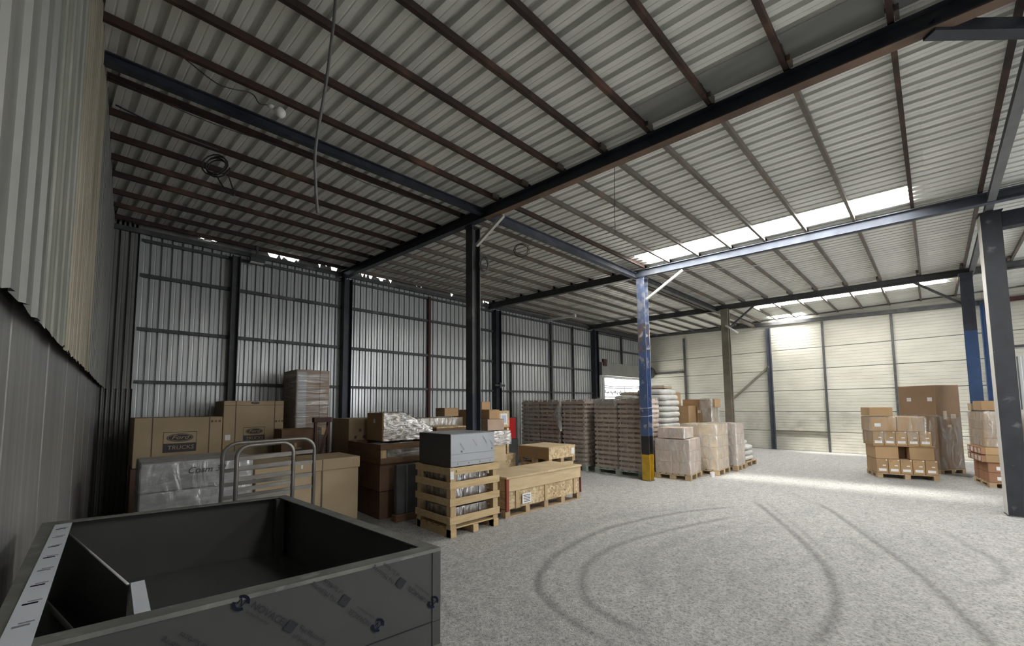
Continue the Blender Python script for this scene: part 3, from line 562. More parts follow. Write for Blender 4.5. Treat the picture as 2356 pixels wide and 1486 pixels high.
def pallet(label, cx, cy, w, d, h=.13, rz=0.0, m=PALW, z0=0.0, nb=6, group=None):
    t = thing('wooden_pallet', label, 'pallet', (cx, cy, z0), rz, group)
    bt = .018; bw = min(.12, d / nb * .8); bl = h - 3 * bt
    dm = MB().box(-w / 2, -bw / 2, 0, w / 2, bw / 2, bt, ch=.002).mesh('deck_board', m)
    for k in range(nb): link('deck_board', dm, t, (0, -d / 2 + bw / 2 + k * (d - bw) / (nb - 1), h - bt))
    sm_ = MB().box(-.05, -d / 2, 0, .05, d / 2, bt, ch=.002).mesh('stringer_board', m); bm = MB().box(-.05, -.065, 0, .05, .065, bl, ch=.003).mesh('block', m)
    for q in (-1, 0, 1):
        xx = q * (w / 2 - .05); link('stringer_board', sm_, t, (xx, 0, h - 2 * bt)); link('bottom_board', sm_, t, (xx, 0, 0))
        for s in (-1, 0, 1): link('block', bm, t, (xx, s * (d / 2 - .065), bt))
    return t
def wrap_shell(w, d, h, amp, seed, m, top=True, nz=None, step=.045, sag=.0, rows=0.0):
    """wrinkled film sleeve round a load w x d x h, base centre at the origin"""
    rr = random.Random(seed); L_ = 2 * (w + d); nu = max(24, int(L_ / step)); nz = nz or max(4, int(h / (step * 1.1)))
    ph = [(rr.uniform(2, 9), rr.uniform(-14, 14), rr.uniform(0, 6.3), rr.uniform(.3, 1)) for _ in range(7)]
    def P(u, v):
        s = u * L_; c = .02
        if s < w: x, y, nx, ny = -w / 2 + s, -d / 2, 0, -1
        elif s < w + d: x, y, nx, ny = w / 2, -d / 2 + (s - w), 1, 0
        elif s < 2 * w + d: x, y, nx, ny = w / 2 - (s - w - d), d / 2, 0, 1
        else: x, y, nx, ny = -w / 2, d / 2 - (s - 2 * w - d), -1, 0
        z = v * h; q = sum(a * math.sin(f * 2 * math.pi * s / L_ * 2 + g * z * 1.3 + p) for f, g, p, a in ph) / 4
        q = amp * (0.45 + .55 * q) + .003
        if rows: q += rows * math.sin(z * 60)
        x += nx * q; y += ny * q
        k = max(0, v - .97) / .03
        return (x * (1 - .03 * k), y * (1 - .03 * k), z - sag * k * (0.5 + .5 * math.sin(11 * s)))
    b = MB(); b.grid(nu, nz, P, True, closed=True)
    if top:
        def T(u, v):
            x = (u - .5) * w; y = (v - .5) * d
            return (x, y, h + .004 + amp * .5 * (1 + math.sin(9 * x + 7 * y + seed)) * (.5 + .5 * math.sin(13 * x - 9 * y)))
        b.grid(max(6, int(w / .08)), max(6, int(d / .08)), T, True)
    return b.mesh('stretch_wrap', m)
def wrap(label, cx, cy, z0, w, d, h, amp=.012, seed=1, m=None, rz=0.0, top=True, sag=.0, group=None, cat='stretch wrap'):
    return tag(link('stretch_wrap', wrap_shell(w, d, h, amp, seed, m or FILM, top, sag=sag), None, (cx, cy, z0), rz), label, cat, group)
# ================================================================== COLUMNS
def column(label, x, y, h, w, segs, brace=None, bm=None, conduit=None, base=True):
    t = thing('steel_column', label, 'column', (x, y, 0))
    for z0, z1, m, nm in segs: MB().ibeam((0, 0, z0), (0, 0, z1), w, w, .014, .01, upv=(1, 0, 0)).build(nm, m, t)
    if base: MB().box(-w * .55, -w * .55, 0, w * .55, w * .55, .012).build('base_plate', DGREY, t)
    MB().box(-w * .6, -w * .6, h - .012, w * .6, w * .6, h).build('cap_plate', segs[-1][2], t)
    if brace: MB().beam(brace[0], brace[1], .045, .05).build('knee_brace', bm, t)
    if conduit: MB().tube(conduit[0], conduit[1], 8).build('conduit', PIPEW, t)
    return t
c1 = column('dark steel column with pale knee brace behind the grey steel box', 4.172, 5.17, 4.635, .17, [(.012, 1.9, BLUEGREY, 'lower_shaft'), (1.9, 4.62, DGREY, 'shaft')], ((.0, -.09, 4.32), (.02, -.72, 4.62)), PIPEW)
c2 = column('worn blue column with yellow and black painted foot', 8.74, 4.60, 4.635, .19, [(.012, .58, YELLOW, 'yellow_band'), (.58, .99, BLACKP, 'black_band'), (.99, 2.9, BLUE, 'shaft'), (2.9, 3.55, mat('scraped_rust', (.20, .13, .10), (.08, .11, .2), .7, 0, 7, 6, lo=.42, hi=.55, c3=(.5, .5, .5), s3=6, lo3=.62, hi3=.66), 'rusty_stretch'), (3.55, 4.62, mat('faded_blue', (.30, .31, .36), (.12, .155, .26), .6, 0, 6, 6, lo=.42, hi=.56), 'upper_shaft')], ((.0, -.1, 4.12), (.02, -.95, 4.60)), PIPEW)
MB().tube([(.115, -.06, .02), (.12, -.065, 1.0), (.125, -.06, 2.2), (.118, -.07, 3.2), (.11, -.06, 4.6)], .018, 8).build('conduit', PIPEW, c2)
for zz in (1.62, 1.44): MB().tube([(-.105, -.105, zz), (.14, -.105, zz + .01), (.14, .105, zz), (-.105, .105, zz - .01), (-.105, -.105, zz)], .006, 6, False).build('wire_tie', CABLEW, c2)
c3 = column('dusty olive column with tube lamp by the cream wall', 13.64, 4.42, 4.635, .20, [(.012, 4.62, OLIVE, 'shaft')], ((.0, -.1, 4.05), (.03, -.8, 4.62)), DGREY, ([(.13, -.07, .02), (.13, -.07, 4.2)], .022))
r1 = column('big dark blue-grey column standing in front of wrapped cartons', 9.74, -.76, 4.635, .215, [(.012, 4.62, mat('scuffed_slate_steel', (.045, .048, .058), (.035, .037, .045), .5, .2, 4, 6, c3=(.22, .22, .23), s3=5, lo3=.64, hi3=.8), 'shaft')])
MB().box(-.1065, .1015, .02, .1065, .1125, 4.6).build('pale_side_plate', PIPEW, r1); r1.rotation_euler = (0, 0, .09)
MB().box(-.1, -.62, 4.36, .1, -.11, 4.50, ch=.004).build('bracket', NAVY, r1); MB().box(-.1, -.38, 4.50, .1, -.11, 4.60, ch=.004).build('bracket', NAVY, r1)
r2 = column('royal blue column behind the tall brown carton', 13.95, -.66, 4.635, .20, [(.012, 3.3, BLUE2, 'shaft'), (3.3, 4.62, NAVY, 'upper_shaft')], ((-.02, .1, 3.95), (-.08, .85, 4.60)), DGREY)
# ================================================================== FOREGROUND STEEL BOX
A_, B_, C_, D_ = (.865, 1.262), (.745, 2.64), (-.195, 2.80), (-.172, 1.375)
def off_poly(P, t):
    n = len(P); out = []
    for i in range(n):
        p0, p1, p2 = (Vector(P[(i - 1) % n]), Vector(P[i]), Vector(P[(i + 1) % n]))
        e1 = (p1 - p0).normalized(); e2 = (p2 - p1).normalized(); n1 = Vector((-e1.y, e1.x)); n2 = Vector((-e2.y, e2.x)); bis = (n1 + n2); bis /= bis.dot(n1)
        out.append(tuple(p1 + bis * t))
    return out
OUT = [A_, B_, C_, D_]
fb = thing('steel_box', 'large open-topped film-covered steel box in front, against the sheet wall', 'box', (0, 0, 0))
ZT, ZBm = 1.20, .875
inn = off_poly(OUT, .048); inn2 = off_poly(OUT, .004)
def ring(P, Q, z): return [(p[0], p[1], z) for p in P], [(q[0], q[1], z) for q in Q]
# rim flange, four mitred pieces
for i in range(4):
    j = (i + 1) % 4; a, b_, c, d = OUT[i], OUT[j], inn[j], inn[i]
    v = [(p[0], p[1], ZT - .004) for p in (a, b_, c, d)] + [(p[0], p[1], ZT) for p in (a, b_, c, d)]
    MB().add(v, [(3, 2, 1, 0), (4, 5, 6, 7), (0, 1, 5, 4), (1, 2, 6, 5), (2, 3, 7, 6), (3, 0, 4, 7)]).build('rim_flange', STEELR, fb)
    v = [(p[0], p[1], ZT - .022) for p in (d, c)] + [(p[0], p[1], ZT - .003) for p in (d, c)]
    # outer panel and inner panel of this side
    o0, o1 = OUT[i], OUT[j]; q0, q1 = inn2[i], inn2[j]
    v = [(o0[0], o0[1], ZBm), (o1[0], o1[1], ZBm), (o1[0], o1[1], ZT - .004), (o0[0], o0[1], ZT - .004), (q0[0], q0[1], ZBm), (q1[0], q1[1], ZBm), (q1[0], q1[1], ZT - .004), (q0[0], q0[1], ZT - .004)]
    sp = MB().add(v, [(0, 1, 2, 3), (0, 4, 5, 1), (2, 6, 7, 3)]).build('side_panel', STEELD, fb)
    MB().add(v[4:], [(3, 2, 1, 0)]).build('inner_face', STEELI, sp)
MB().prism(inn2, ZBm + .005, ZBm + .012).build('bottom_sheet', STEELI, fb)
# inside corner posts and lip
for k, (p, s) in enumerate(((inn[1], 1), (inn[0], 1))): MB().box(p[0] - .02, p[1] - .03 if k == 0 else p[1], ZBm + .012, p[0] + .018, p[1] + .018 if k == 0 else p[1] + .03, ZT - .006).build('corner_post', STEELI, fb)
# printed white film strip along the inner edge of the wall-side flange
strip = MB(); p0, p1 = Vector((-.135, 2.70)), Vector((-.125, 1.36)); dd = (p1 - p0); nn = Vector((1, 0))
strip.box(-.150, 1.36, ZT + .001, -.098, 2.70, ZT + .0025); st = strip.build('white_film_strip', FILMW, fb)
for k in range(8):
    y = 1.5 + k * .155
    MB().box(-.140, y, ZT + .0026, -.112, y + .012, ZT + .003).build('print', PRINTB if k % 3 else PRINTG, st); MB().box(-.132, y + .02, ZT + .0026, -.106, y + .028, ZT + .003).build('print', PRINTG, st)
MB().box(.068, 1.40, ZT - .035, .100, 1.745, ZT - .028).build('inner_white_strip', FILMW, fb)
MB().tube([(-.105, 2.64, ZT - .03), (.062, 1.745, ZT - .03)], .004, 6).build('inner_bright_edge', STEELE, fb)
MB().add([(-.105, 2.64, ZT - .032), (.066, 1.74, ZT - .032), (.066, 1.74, ZBm + .02), (-.15, 2.68, ZBm + .02), (-.109, 2.64, ZT - .032), (.062, 1.74, ZT - .032), (.062, 1.74, ZBm + .02), (-.154, 2.68, ZBm + .02)], [(0, 1, 2, 3), (7, 6, 5, 4), (0, 4, 5, 1), (1, 5, 6, 2), (2, 6, 7, 3), (3, 7, 4, 0)]).build('partition_sheet', STEELI, fb)
# seams of the outer near side, corner cover and film prints
e = (Vector(D_) - Vector(A_)); Ln = e.length; e.normalize(); ang = math.atan2(e.y, e.x); nrm = Vector((e.y, -e.x))
if nrm.y > 0: nrm = -nrm
near = bpy.data.objects.new('near_side_prints', None)
bpy.data.objects.remove(near)
def on_near(s, z, o=.0015): return (A_[0] + e.x * s + nrm.x * o, A_[1] + e.y * s + nrm.y * o, z)
def bar_near(nm, s0, s1, z0, z1, m, t=.002):
    v = [on_near(s0, z0, -.001), on_near(s1, z0, -.001), on_near(s1, z1, -.001), on_near(s0, z1, -.001), on_near(s0, z0, t), on_near(s1, z0, t), on_near(s1, z1, t), on_near(s0, z1, t)]
    return MB().add(v, [(3, 2, 1, 0), (4, 5, 6, 7), (0, 1, 5, 4), (1, 2, 6, 5), (2, 3, 7, 6), (3, 0, 4, 7)]).build(nm, m, fb)
bar_near('top_lip', 0, Ln, ZT - .012, ZT, STEELR, .003); bar_near('corner_cover', 0, .031, ZBm, ZT - .012, STEELD, .003); bar_near('seam', 0, Ln, .953, .9555, PRINTD, .0035)
RX = math.pi / 2; RZ = math.atan2(-e.y, -e.x)
from mathutils import Euler
def print_near(s, z, body, size, m, roll, align='LEFT'):
    o = text('film_print', body, size, m, fb, on_near(s, z, .0045), (0, 0, 0), align)
    base = Matrix.Rotation(RZ, 4, 'Z') @ Matrix.Rotation(RX, 4, 'X') @ Matrix.Rotation(roll, 4, 'Z')
    o.rotation_euler = base.to_euler(); return o
def logo_near(s, z, roll, r=.0205):
    b = MB(); basis = Matrix.Rotation(RZ, 3, 'Z') @ Matrix.Rotation(RX, 3, 'X') @ Matrix.Rotation(roll, 3, 'Z'); c = Vector(on_near(s, z, .0045))
    for a0, a1 in ((.35, 2.6), (3.5, 5.75)):
        k = 9; v = []
        for i in range(k + 1):
            an = a0 + (a1 - a0) * i / k
            for rr in (r, r * .62): v.append(c + basis @ Vector((math.cos(an) * rr, math.sin(an) * rr, 0)))
        b.add(v, [(2 * i, 2 * i + 1, 2 * i + 3, 2 * i + 2) for i in range(k)])
    b.build('film_logo', PRINTB, fb); text('film_logo', 'N', r * 1.25, PRINTB, fb, c, basis.to_euler())
def along(s, z, roll, du, dv): return s - (du * math.cos(roll) - dv * math.sin(roll)), z + du * math.sin(roll) + dv * math.cos(roll)
UPL, DNR = math.radians(137), math.radians(-43)
for s, z, ro in ((.223, 1.006, UPL), (.029, 1.021, UPL), (.595, 1.183, DNR), (.84, .99, DNR)):
    logo_near(s, z, ro); a_, b_ = along(s, z, ro, .026, .009); print_near(a_, b_, 'NOVACEL', .020 if ro > 0 else .026, PRINTD, ro); a_, b_ = along(s, z, ro, .026, -.010); print_near(a_, b_, 'Surface Protection', .010, PRINTD, ro)
for s, z, ro in ((.327, 1.111, UPL), (.147, 1.116, UPL), (.66, 1.07, UPL), (.474, 1.083, DNR), (.30, .92, DNR)):
    v = [along(s, z, ro, du, dv) for du, dv in ((-.014, -.014), (.014, -.014), (.014, .014), (-.014, .014))]
    MB().add([on_near(p[0], p[1], .0042) for p in v], [(0, 1, 2, 3)]).build('film_patch', PRINTD, fb)
    for dv, w_ in ((.010, 'The Mastering'), (-.014, 'of Surfaces')): a_, b_ = along(s, z, ro, .022, dv); print_near(a_, b_, w_, .017, PRINTD, ro)
# the box below it carries the open one
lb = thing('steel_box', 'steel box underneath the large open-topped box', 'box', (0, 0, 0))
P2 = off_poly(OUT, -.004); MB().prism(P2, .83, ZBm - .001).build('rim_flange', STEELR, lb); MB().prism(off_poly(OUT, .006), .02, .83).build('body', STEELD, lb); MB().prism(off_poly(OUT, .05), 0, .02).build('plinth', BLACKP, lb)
# ================================================================== SLATTED STEEL RACK
tr = thing('steel_rack', 'two arched steel tube end frames with horizontal slats, behind the open box', 'rack', (0, 0, 0))
def hoop(x0, x1, y, zt, yr, slats, rad, zs):
    r = rad; pts = [(x0, y, .0), (x0, y, zt - r)]
    for k in range(1, 7): a = math.pi / 2 * k / 6; pts.append((x0 + r - r * math.cos(a), y + (yr - y) * .05, zt - r + r * math.sin(a)))
    for k in range(0, 7): a = math.pi / 2 * k / 6; pts.append((x1 - r + r * math.sin(a), yr, zt + .01 - r + r * math.cos(a)))
    pts.append((x1, yr, 0)); h = MB().tube(pts, .0175, 10).build('hoop', TUBE, tr)
    for z in zs: MB().beam((x0 + .01, y, z), (x1 - .01, yr, z + .012), .012, .034).build('slat', TUBE, h)
hoop(.795, 1.24, 4.2, 1.375, 4.2, 4, .10, (1.265, 1.185, 1.095, 1.005, .92)); hoop(.735, 1.50, 4.45, 1.385, 4.42, 4, .12, (1.25, 1.145, 1.02, .905))
MB().tube([(.80, 4.2, .12), (.74, 4.45, .12)], .014, 8).build('tie_bar', TUBE, tr); MB().tube([(1.24, 4.2, .12), (1.495, 4.42, .12)], .014, 8).build('tie_bar', TUBE, tr)
# ================================================================== WHITE WRAPPED LOAD AND BIG CARTON
pallet('wooden pallet under the grey shrink-wrapped cases', .72, 5.9, 1.0, .8)
for z0, z1, lb_ in ((.132, .86, 'lower grey shrink-wrapped case, half hidden by the open steel box'), (.862, 1.155, 'upper grey shrink-wrapped case with a scribbled note')):
    o = thing('wrapped_case', lb_, 'case', (.72, 5.9, z0)); MB().box(-.485, -.385, 0, .485, .385, z1 - z0, ch=.012).build('case', WRAPG, o)
    link('shrink_film', wrap_shell(.972, .772, z1 - z0 - .004, .012, int(z1 * 50), FILMC), o)
    if z0 > .5: text('scribble', 'Cosm 32', .09, PRINT, o, (.05, -.402, .19), (RX, 0, 0), shear=.3)
pallet('wooden pallet under the big tan carton with a lid', 1.95, 6.2, 1.26, .74)
bc = thing('lidded_carton', 'big tan carton with an overlapping lid behind the steel rack', 'carton', (1.94, 6.17, .132))
MB().box(-.64, -.36, 0, .64, .36, .86, ch=.006).build('body', CARDY, bc); MB().box(-.655, -.375, .72, .655, .375, .872, ch=.006).build('lid', CARDY, bc)
patch(bc, '-y', 1.31, .75, .872, .14, .39, .012, .66, STRAP, 'strap'); patch(bc, '-y', 1.31, .75, .872, .14, .80, .012, .14, STRAP, 'strap')
patch(bc, '-y', 1.31, .75, .872, -.12, .80, .025, .05, WHITE); patch(bc, '-y', 1.31, .75, .872, .58, .80, .05, .07, PRINTK, 'print')
# ================================================================== FORD CARTONS ON THE BACK LEFT
def brand_carton(label, cx, cy, z0, w, d, h, rz, es, ex, ez, trucks, top_band):
    t = thing('printed_carton', label, 'carton', (cx, cy, z0), rz)
    MB().box(-w / 2, -d / 2, 0, w / 2, d / 2, h, ch=.006).build('body', CARDY, t)
    for u in (-w * .31, w * .34): patch(t, '-y', w, d, h, u, h / 2, .014, h, STRAP, 'strap')
    def flat(poly, m, o): 
        n = len(poly); return MB().add([(p[0], -d / 2 - o, p[1]) for p in poly], [tuple(range(n))]).build('print', m, t)
    def oval(cx_, cz_, a, b_, m, o): return flat([(cx_ + a * math.cos(k * math.pi / 16), cz_ + b_ * math.sin(k * math.pi / 16)) for k in range(32)], m, o)
    s = es
    if trucks:
        for a, b_, c_, dd_ in ((-.2, .2, -.006, .002), (-.2, .2, .165, .173)): flat([(ex + a * s, ez + c_ * s), (ex + b_ * s, ez + c_ * s), (ex + b_ * s, ez + dd_ * s), (ex + a * s, ez + dd_ * s)], PRINT, .002)
        for a in (-.2, .194): flat([(ex + a * s, ez), (ex + (a + .006) * s, ez), (ex + (a + .006) * s, ez + .17 * s), (ex + a * s, ez + .17 * s)], PRINT, .002)
        flat([(ex - .2 * s, ez - .13 * s), (ex + .2 * s, ez - .13 * s), (ex + .2 * s, ez), (ex - .2 * s, ez)], PRINT, .0022)
        text('print', 'TRUCKS', .085 * s, PRINTK, t, (ex + .01 * s, -d / 2 - .0035, ez - .063 * s), (RX, 0, 0), shear=.1, sx=1.0)
    oval(ex, ez + .085 * s, .16 * s, .062 * s, PRINT, .002); oval(ex, ez + .085 * s, .148 * s, .052 * s, PRINTK, .0026); oval(ex, ez + .085 * s, .142 * s, .047 * s, PRINT, .0032)
    text('print', 'Ford', .085 * s, PRINTK, t, (ex - .004, -d / 2 - .004, ez + .088 * s), (RX, 0, 0), shear=.35, sx=1.25)
    if top_band:
        patch(t, '-y', w, d, h, 0, h - .075, w, .006, STRAP, 'flap_edge'); oval(ex, h - .035, .065, .022, PRINT, .003); text('print', 'Ford', .032, PRINTK, t, (ex, -d / 2 - .0045, h - .034), (RX, 0, 0), shear=.35, sx=1.25)
    for k in range(3): patch(t, '-y', w, d, h, w * .37 + k * .05, h * (.90 if not top_band else .62), .03, .035 - .01 * (k % 2), PRINTT, 'handling_mark')
    return t
o = carton('dark case under the tan carton with the big oval emblem', .24, 1.28, 8.02, 8.8, 0, .855, CARDD, tape=False, cat='case')
brand_carton('tan carton with big oval emblem beside the sheet wall corner', .765, 8.40, .857, 1.05, .78, .715, math.radians(2), 1.0, .0, .325, True, False)
o = carton('dark carton under the taller tan carton with two oval emblems', 1.38, 2.26, 8.32, 9.1, 0, .87, CARDD, tape=False)
t2 = brand_carton('taller tan carton with two oval emblems and white sticker', 1.815, 8.70, .872, .91, .78, .955, 0, .82, .0, .36, True, True)
patch(t2, '-y', .91, .78, .955, -.385, .34, .075, .09, WHITE)
# ================================================================== TALL WRAPPED CARTON, DARK TIMBERS
pallet('wooden pallet under the tall film-wrapped carton', 2.745, 8.62, .62, .80, .12)
tw = thing('tall_carton', 'tall narrow carton wrapped in shiny film against the back wall', 'carton', (2.745, 8.62, .122))
MB().box(-.30, -.39, 0, .30, .39, 2.29, ch=.006).build('body', CARDP, tw); patch(tw, '-y', .6, .78, 2.29, -.20, 1.15, .16, 2.2, mat('grey_liner', (.52, .53, .55), rough=.6), 'grey_liner'); patch(tw, '-y', .6, .78, 2.29, .12, 1.15, .012, 2.29, STRAP, 'strap')
link('stretch_wrap', wrap_shell(.60, .78, 2.285, .016, 5, FILMS), tw)
tf = thing('timber_trestle', 'red-brown timber trestle with a diagonal brace', 'trestle', (2.50, 7.04, 0))
for sx in (-.10, .10): MB().box(sx - .02, -.03, 0, sx + .02, .03, 1.46, ch=.003).build('leg', MAROON, tf)
MB().box(-.14, -.05, 1.46, .14, .05, 1.54, ch=.003).build('head', MAROON, tf); MB().beam((-.09, -.035, .75), (.09, -.035, 1.40), .012, .04).build('brace', MAROON, tf); MB().box(-.12, -.02, .55, .12, .02, .60).build('rail', MAROON, tf)
patch(tf, '-y', .2, .06, 1.5, .02, 1.32, .07, .12, PRINTK, 'paper_note')
carton('lower dark brown carton behind the red-brown trestle', 2.02, 2.66, 7.62, 8.1, 0, .85, CARDD, tape=False)
dk = carton('upper dark brown carton with an L-shaped pale mark', 2.06, 2.62, 7.62, 8.05, .852, 1.34, CARDD, tape=False)
patch(dk, '-y', .56, .43, .49, -.06, .2, .04, .11, PRINTK, 'pale_mark'); patch(dk, '-y', .56, .43, .49, .0, .16, .08, .03, PRINTK, 'pale_mark')
carton('dark brown case under the tan carton with handling marks', 2.96, 3.95, 7.12, 7.9, 0, .875, CARDD, tape=False, cat='case')
cb = carton('tan carton with handling marks behind the film-wrapped heap', 2.98, 3.78, 7.12, 7.85, .877, 1.50, CARDY)
for u, v in ((-.2, .42), (-.28, .3), (-.13, .3)): patch(cb, '-y', .8, .73, .62, u, v, .04, .05, PRINTT, 'handling_mark')
patch(cb, '-x', .8, .73, .62, -.12, .35, .02, .16, PRINTK, 'pale_mark')
# ---- stacked crates with the film-wrapped heap on top
def slat_crate(name, label, x0, x1, y0, y1, z0, z1, levels, board, mslat, mpost, t_=.02, pw=.09, cat='crate', foot=None, rz=0):
    w, d, h = x1 - x0, y1 - y0, z1 - z0
    t = thing(name, label, cat, ((x0 + x1) / 2, (y0 + y1) / 2, z0), rz)
    for sx in (-1, 1):
        for sy in (-1, 1):
            cx_, cy_ = sx * (w / 2 - pw / 2 - t_), sy * (d / 2 - pw / 2 - t_)
            MB().box(cx_ - pw / 2, cy_ - pw / 2, 0, cx_ + pw / 2, cy_ + pw / 2, h - .002, ch=.003).build('corner_post', mpost, t)
    for zc in levels:
        for s in (-1, 1):
            MB().box(-w / 2, s * (d / 2 - t_ / 2) - t_ / 2, zc - board / 2, w / 2, s * (d / 2 - t_ / 2) + t_ / 2, zc + board / 2, ch=.003).build('slat', mslat, t)
            MB().box(s * (w / 2 - t_ / 2) - t_ / 2, -d / 2 + t_, zc - board / 2 + .002, s * (w / 2 - t_ / 2) + t_ / 2, d / 2 - t_, zc + board / 2 - .002, ch=.003).build('slat', mslat, t)
    return t
carton('lower dark red-brown case at the foot of the stacked crates', 2.98, 4.0, 5.95, 6.95, 0, .42, CARDD, tape=False, cat='case')
carton('middle dark red-brown case under the brown wooden crate', 2.96, 4.02, 5.92, 6.96, .422, .838, CARDD, tape=False, cat='case')
bx = slat_crate('wooden_crate', 'brown wooden crate holding a film-wrapped pack, under the shiny heap', 2.92, 4.12, 5.83, 7.0, .84, 1.13, (.045, .255), .085, BROWNW, PINEV, cat='crate')
MB().box(-.598, -.585, .0, -.590, .585, .29).build('side_board', BROWNW, bx)
o = thing('wrapped_pack', 'film-wrapped pack lying inside the brown wooden crate', 'pack', (3.52, 6.40, .842)); MB().box(-.42, -.42, 0, .42, .42, .24, ch=.02).build('core', CARDP, o); link('stretch_wrap', wrap_shell(.84, .84, .24, .03, 9, FILMH), o)
gp = thing('upright_board', 'dark grey wrapped upright panel beside the slatted crate', 'panel', (3.52, 5.70, 0), 0); MB().box(-.42, -.045, .10, .42, .045, .83, ch=.012).build('panel', DWRAP, gp); MB().box(-.44, -.07, 0, .44, .07, .10, ch=.004).build('foot_rail', BROWNW, gp)
for q in (-.25, .25): patch(gp, '-y', .84, .09, .83, q, .46, .02, .72, PRINTG, 'strap')
carton('plain brown carton under the shiny film heap', 3.24, 3.62, 6.42, 6.98, 1.132, 1.60, CARD, tape=False, labels=(('-x', .0, .33, .07, .07),))
carton('lower brown carton beside the plain one in the film heap', 3.64, 4.08, 6.46, 6.96, 1.132, 1.36, CARDP, tape=False)
def heap():
    b = MB(); x0, x1 = 3.235, 4.18; nu, nv = 34, 18
    def top(x): return 1.602 - max(0, x - 3.62) * .50
    rr = random.Random(3)
    def F(u, v):
        x = x0 + (x1 - x0) * u; z = 1.135 + (top(x) - 1.135) * v
        q = .018 * math.sin(20 * x + 16 * z) + .012 * math.sin(-31 * x + 24 * z + 1) + .012 * math.sin(47 * z + 9 * x)
        return (x, 6.405 - .02 - abs(q) - .03 * math.sin(v * math.pi), z)
    b.grid(nu, nv, F); b.grid(nu, 12, lambda u, v: (x0 + (x1 - x0) * u, 6.385 + .6 * v, top(x0 + (x1 - x0) * u) + .006 + .012 * math.sin(30 * u + 9 * v) ** 2))
    b.grid(14, nv, lambda u, v: (x1 + .02 * math.sin(9 * v + 5 * u), 6.385 + .6 * u, 1.135 + (top(x1) - 1.135) * v))
    return b
tag(heap().build('stretch_wrap', FILMH), 'shiny crumpled film heap sloping down beside the tan carton', 'stretch wrap')
# ================================================================== SLATTED PALLET CRATE WITH STEEL BOX
sc = slat_crate('slatted_crate', 'pale pine slatted crate carrying the grey steel box', 3.2, 4.07, 4.45, 5.30, 0, .893, (.845, .662, .447, .215), .095, PINE, PINEV)
for k in (-1, 0, 1): MB().box(k * .37 - .045, -.42, .0, k * .37 + .045, .42, .10, ch=.003).build('runner', PINE, sc)
for k in range(6): MB().box(-.41, -.40 + k * .148, .10, .41, -.30 + k * .148, .12, ch=.002).build('deck_board', PINE, sc)
for sx, sy in ((0, 1), (1, 0)):
    pass
patch(sc, '-y', .87, .85, .893, -.405, .80, .055, .10, WHITE); patch(sc, '-y', .87, .85, .893, -.335, .845, .02, .03, mat('green_stamp', (.08, .22, .08), rough=.8), 'stamp')
for k, (z0, z1) in enumerate(((.125, .37), (.372, .61), (.612, .84))):
    o = thing('wrapped_pack', '%s film-wrapped pack inside the slatted crate' % ('lowest', 'middle', 'topmost')[k], 'pack', (3.62, 4.86, z0), 0, 'wrapped packs inside the slatted crate'); h = z1 - z0
    MB().box(-.30, -.29, 0, .30, .29, h - .03, ch=.01).build('core', CARDD, o); link('stretch_wrap', wrap_shell(.62, .60, h - .02, .022, 20 + k, FILM), o)
    for q in (-.14, .12): patch(o, '-y', .66, .66, h, q, h / 2 - .01, .012, h - .03, BLACKP, 'strap')
sb = thing('steel_box', 'grey film-covered steel box on top of the slatted crate', 'box', (3.625, 4.875, .895))
MB().box(-.385, -.385, .002, .385, .385, .430, ch=.004).build('body', STEELF, sb); MB().box(-.390, -.38, .0, -.3855, .38, .432).build('shaded_side', STEELD, sb)  # left side sheet coloured dark to stand for its shade
MB().box(-.388, -.388, .43, .388, .388, .436, ch=.002).build('top_sheet', STEELF, sb)
for zz, hh in ((.165, .004), (.065, .003)): patch(sb, '-y', .77, .77, .43, 0, zz, .76, hh, PRINTG, 'seam')
for k in range(4): patch(sb, '-y', .77, .77, .43, -.27 + k * .19, .035, .015, .015, PRINTG, 'mark')
for k, (u, v) in enumerate(((-.20, .26), (.02, .30), (.20, .33), (.33, .27))):
    text('film_print', 'NOVACEL', .028, PRINTG, sb, (u, -.389, v), (RX, math.radians(52), 0))
for u, v in ((-.21, .195), (.33, .20)): text('film_logo', 'N', .04, PRINTB, sb, (u, -.389, v), (RX, 0, 0))
# ================================================================== LONG PLYWOOD CRATE
lc = thing('plywood_crate', 'long low plywood crate with red-brown corner on the floor', 'crate', (5.29, 4.98, 0))
w, d = 1.88, .74
for s in (-1, 0, 1): MB().box(-w / 2, s * .30 - .05, 0, w / 2, s * .30 + .05, .02).build('bottom_board', PALW, lc)
for q in range(5):
    for s in (-1, 0, 1): MB().box(-w / 2 + .05 + q * (w - .1) / 4 - .05, s * .30 - .05, .02, -w / 2 + .05 + q * (w - .1) / 4 + .05, s * .30 + .05, .12, ch=.003).build('block', PALW, lc)
MB().box(-w / 2 + .03, -d / 2 + .02, .12, w / 2 - .03, d / 2 - .02, .40, ch=.003).build('body', OSB, lc)
for q in (-.70, -.02, .76): MB().box(q - .03, -d / 2 - .0, .12, q + .03, -d / 2 + .022, .39, ch=.002).build('batten', PINEV, lc)
MB().box(-w / 2 + .02, -d / 2 - .005, .39, w / 2, d / 2, .585, ch=.003).build('lid_side', PLY, lc)
for k in range(2): MB().box(-w / 2 - .01 + k * (w + .02) / 2, -d / 2 - .02, .585, -w / 2 - .01 + (k + 1) * (w + .02) / 2 - .004, d / 2 + .01, .615, ch=.003).build('lid_board', PLY, lc)
MB().box(-w / 2 - .004, -d / 2 - .01, .10, -w / 2 + .055, -d / 2 + .03, .583, ch=.003).build('red_corner', REDB, lc); MB().box(w / 2 - .012, -d / 2 - .008, .12, w / 2 + .004, -d / 2 + .03, .583, ch=.003).build('red_corner', REDB, lc)
patch(lc, '-y', w, d, .6, -.50, .245, .20, .155, WHITE, off=.012)
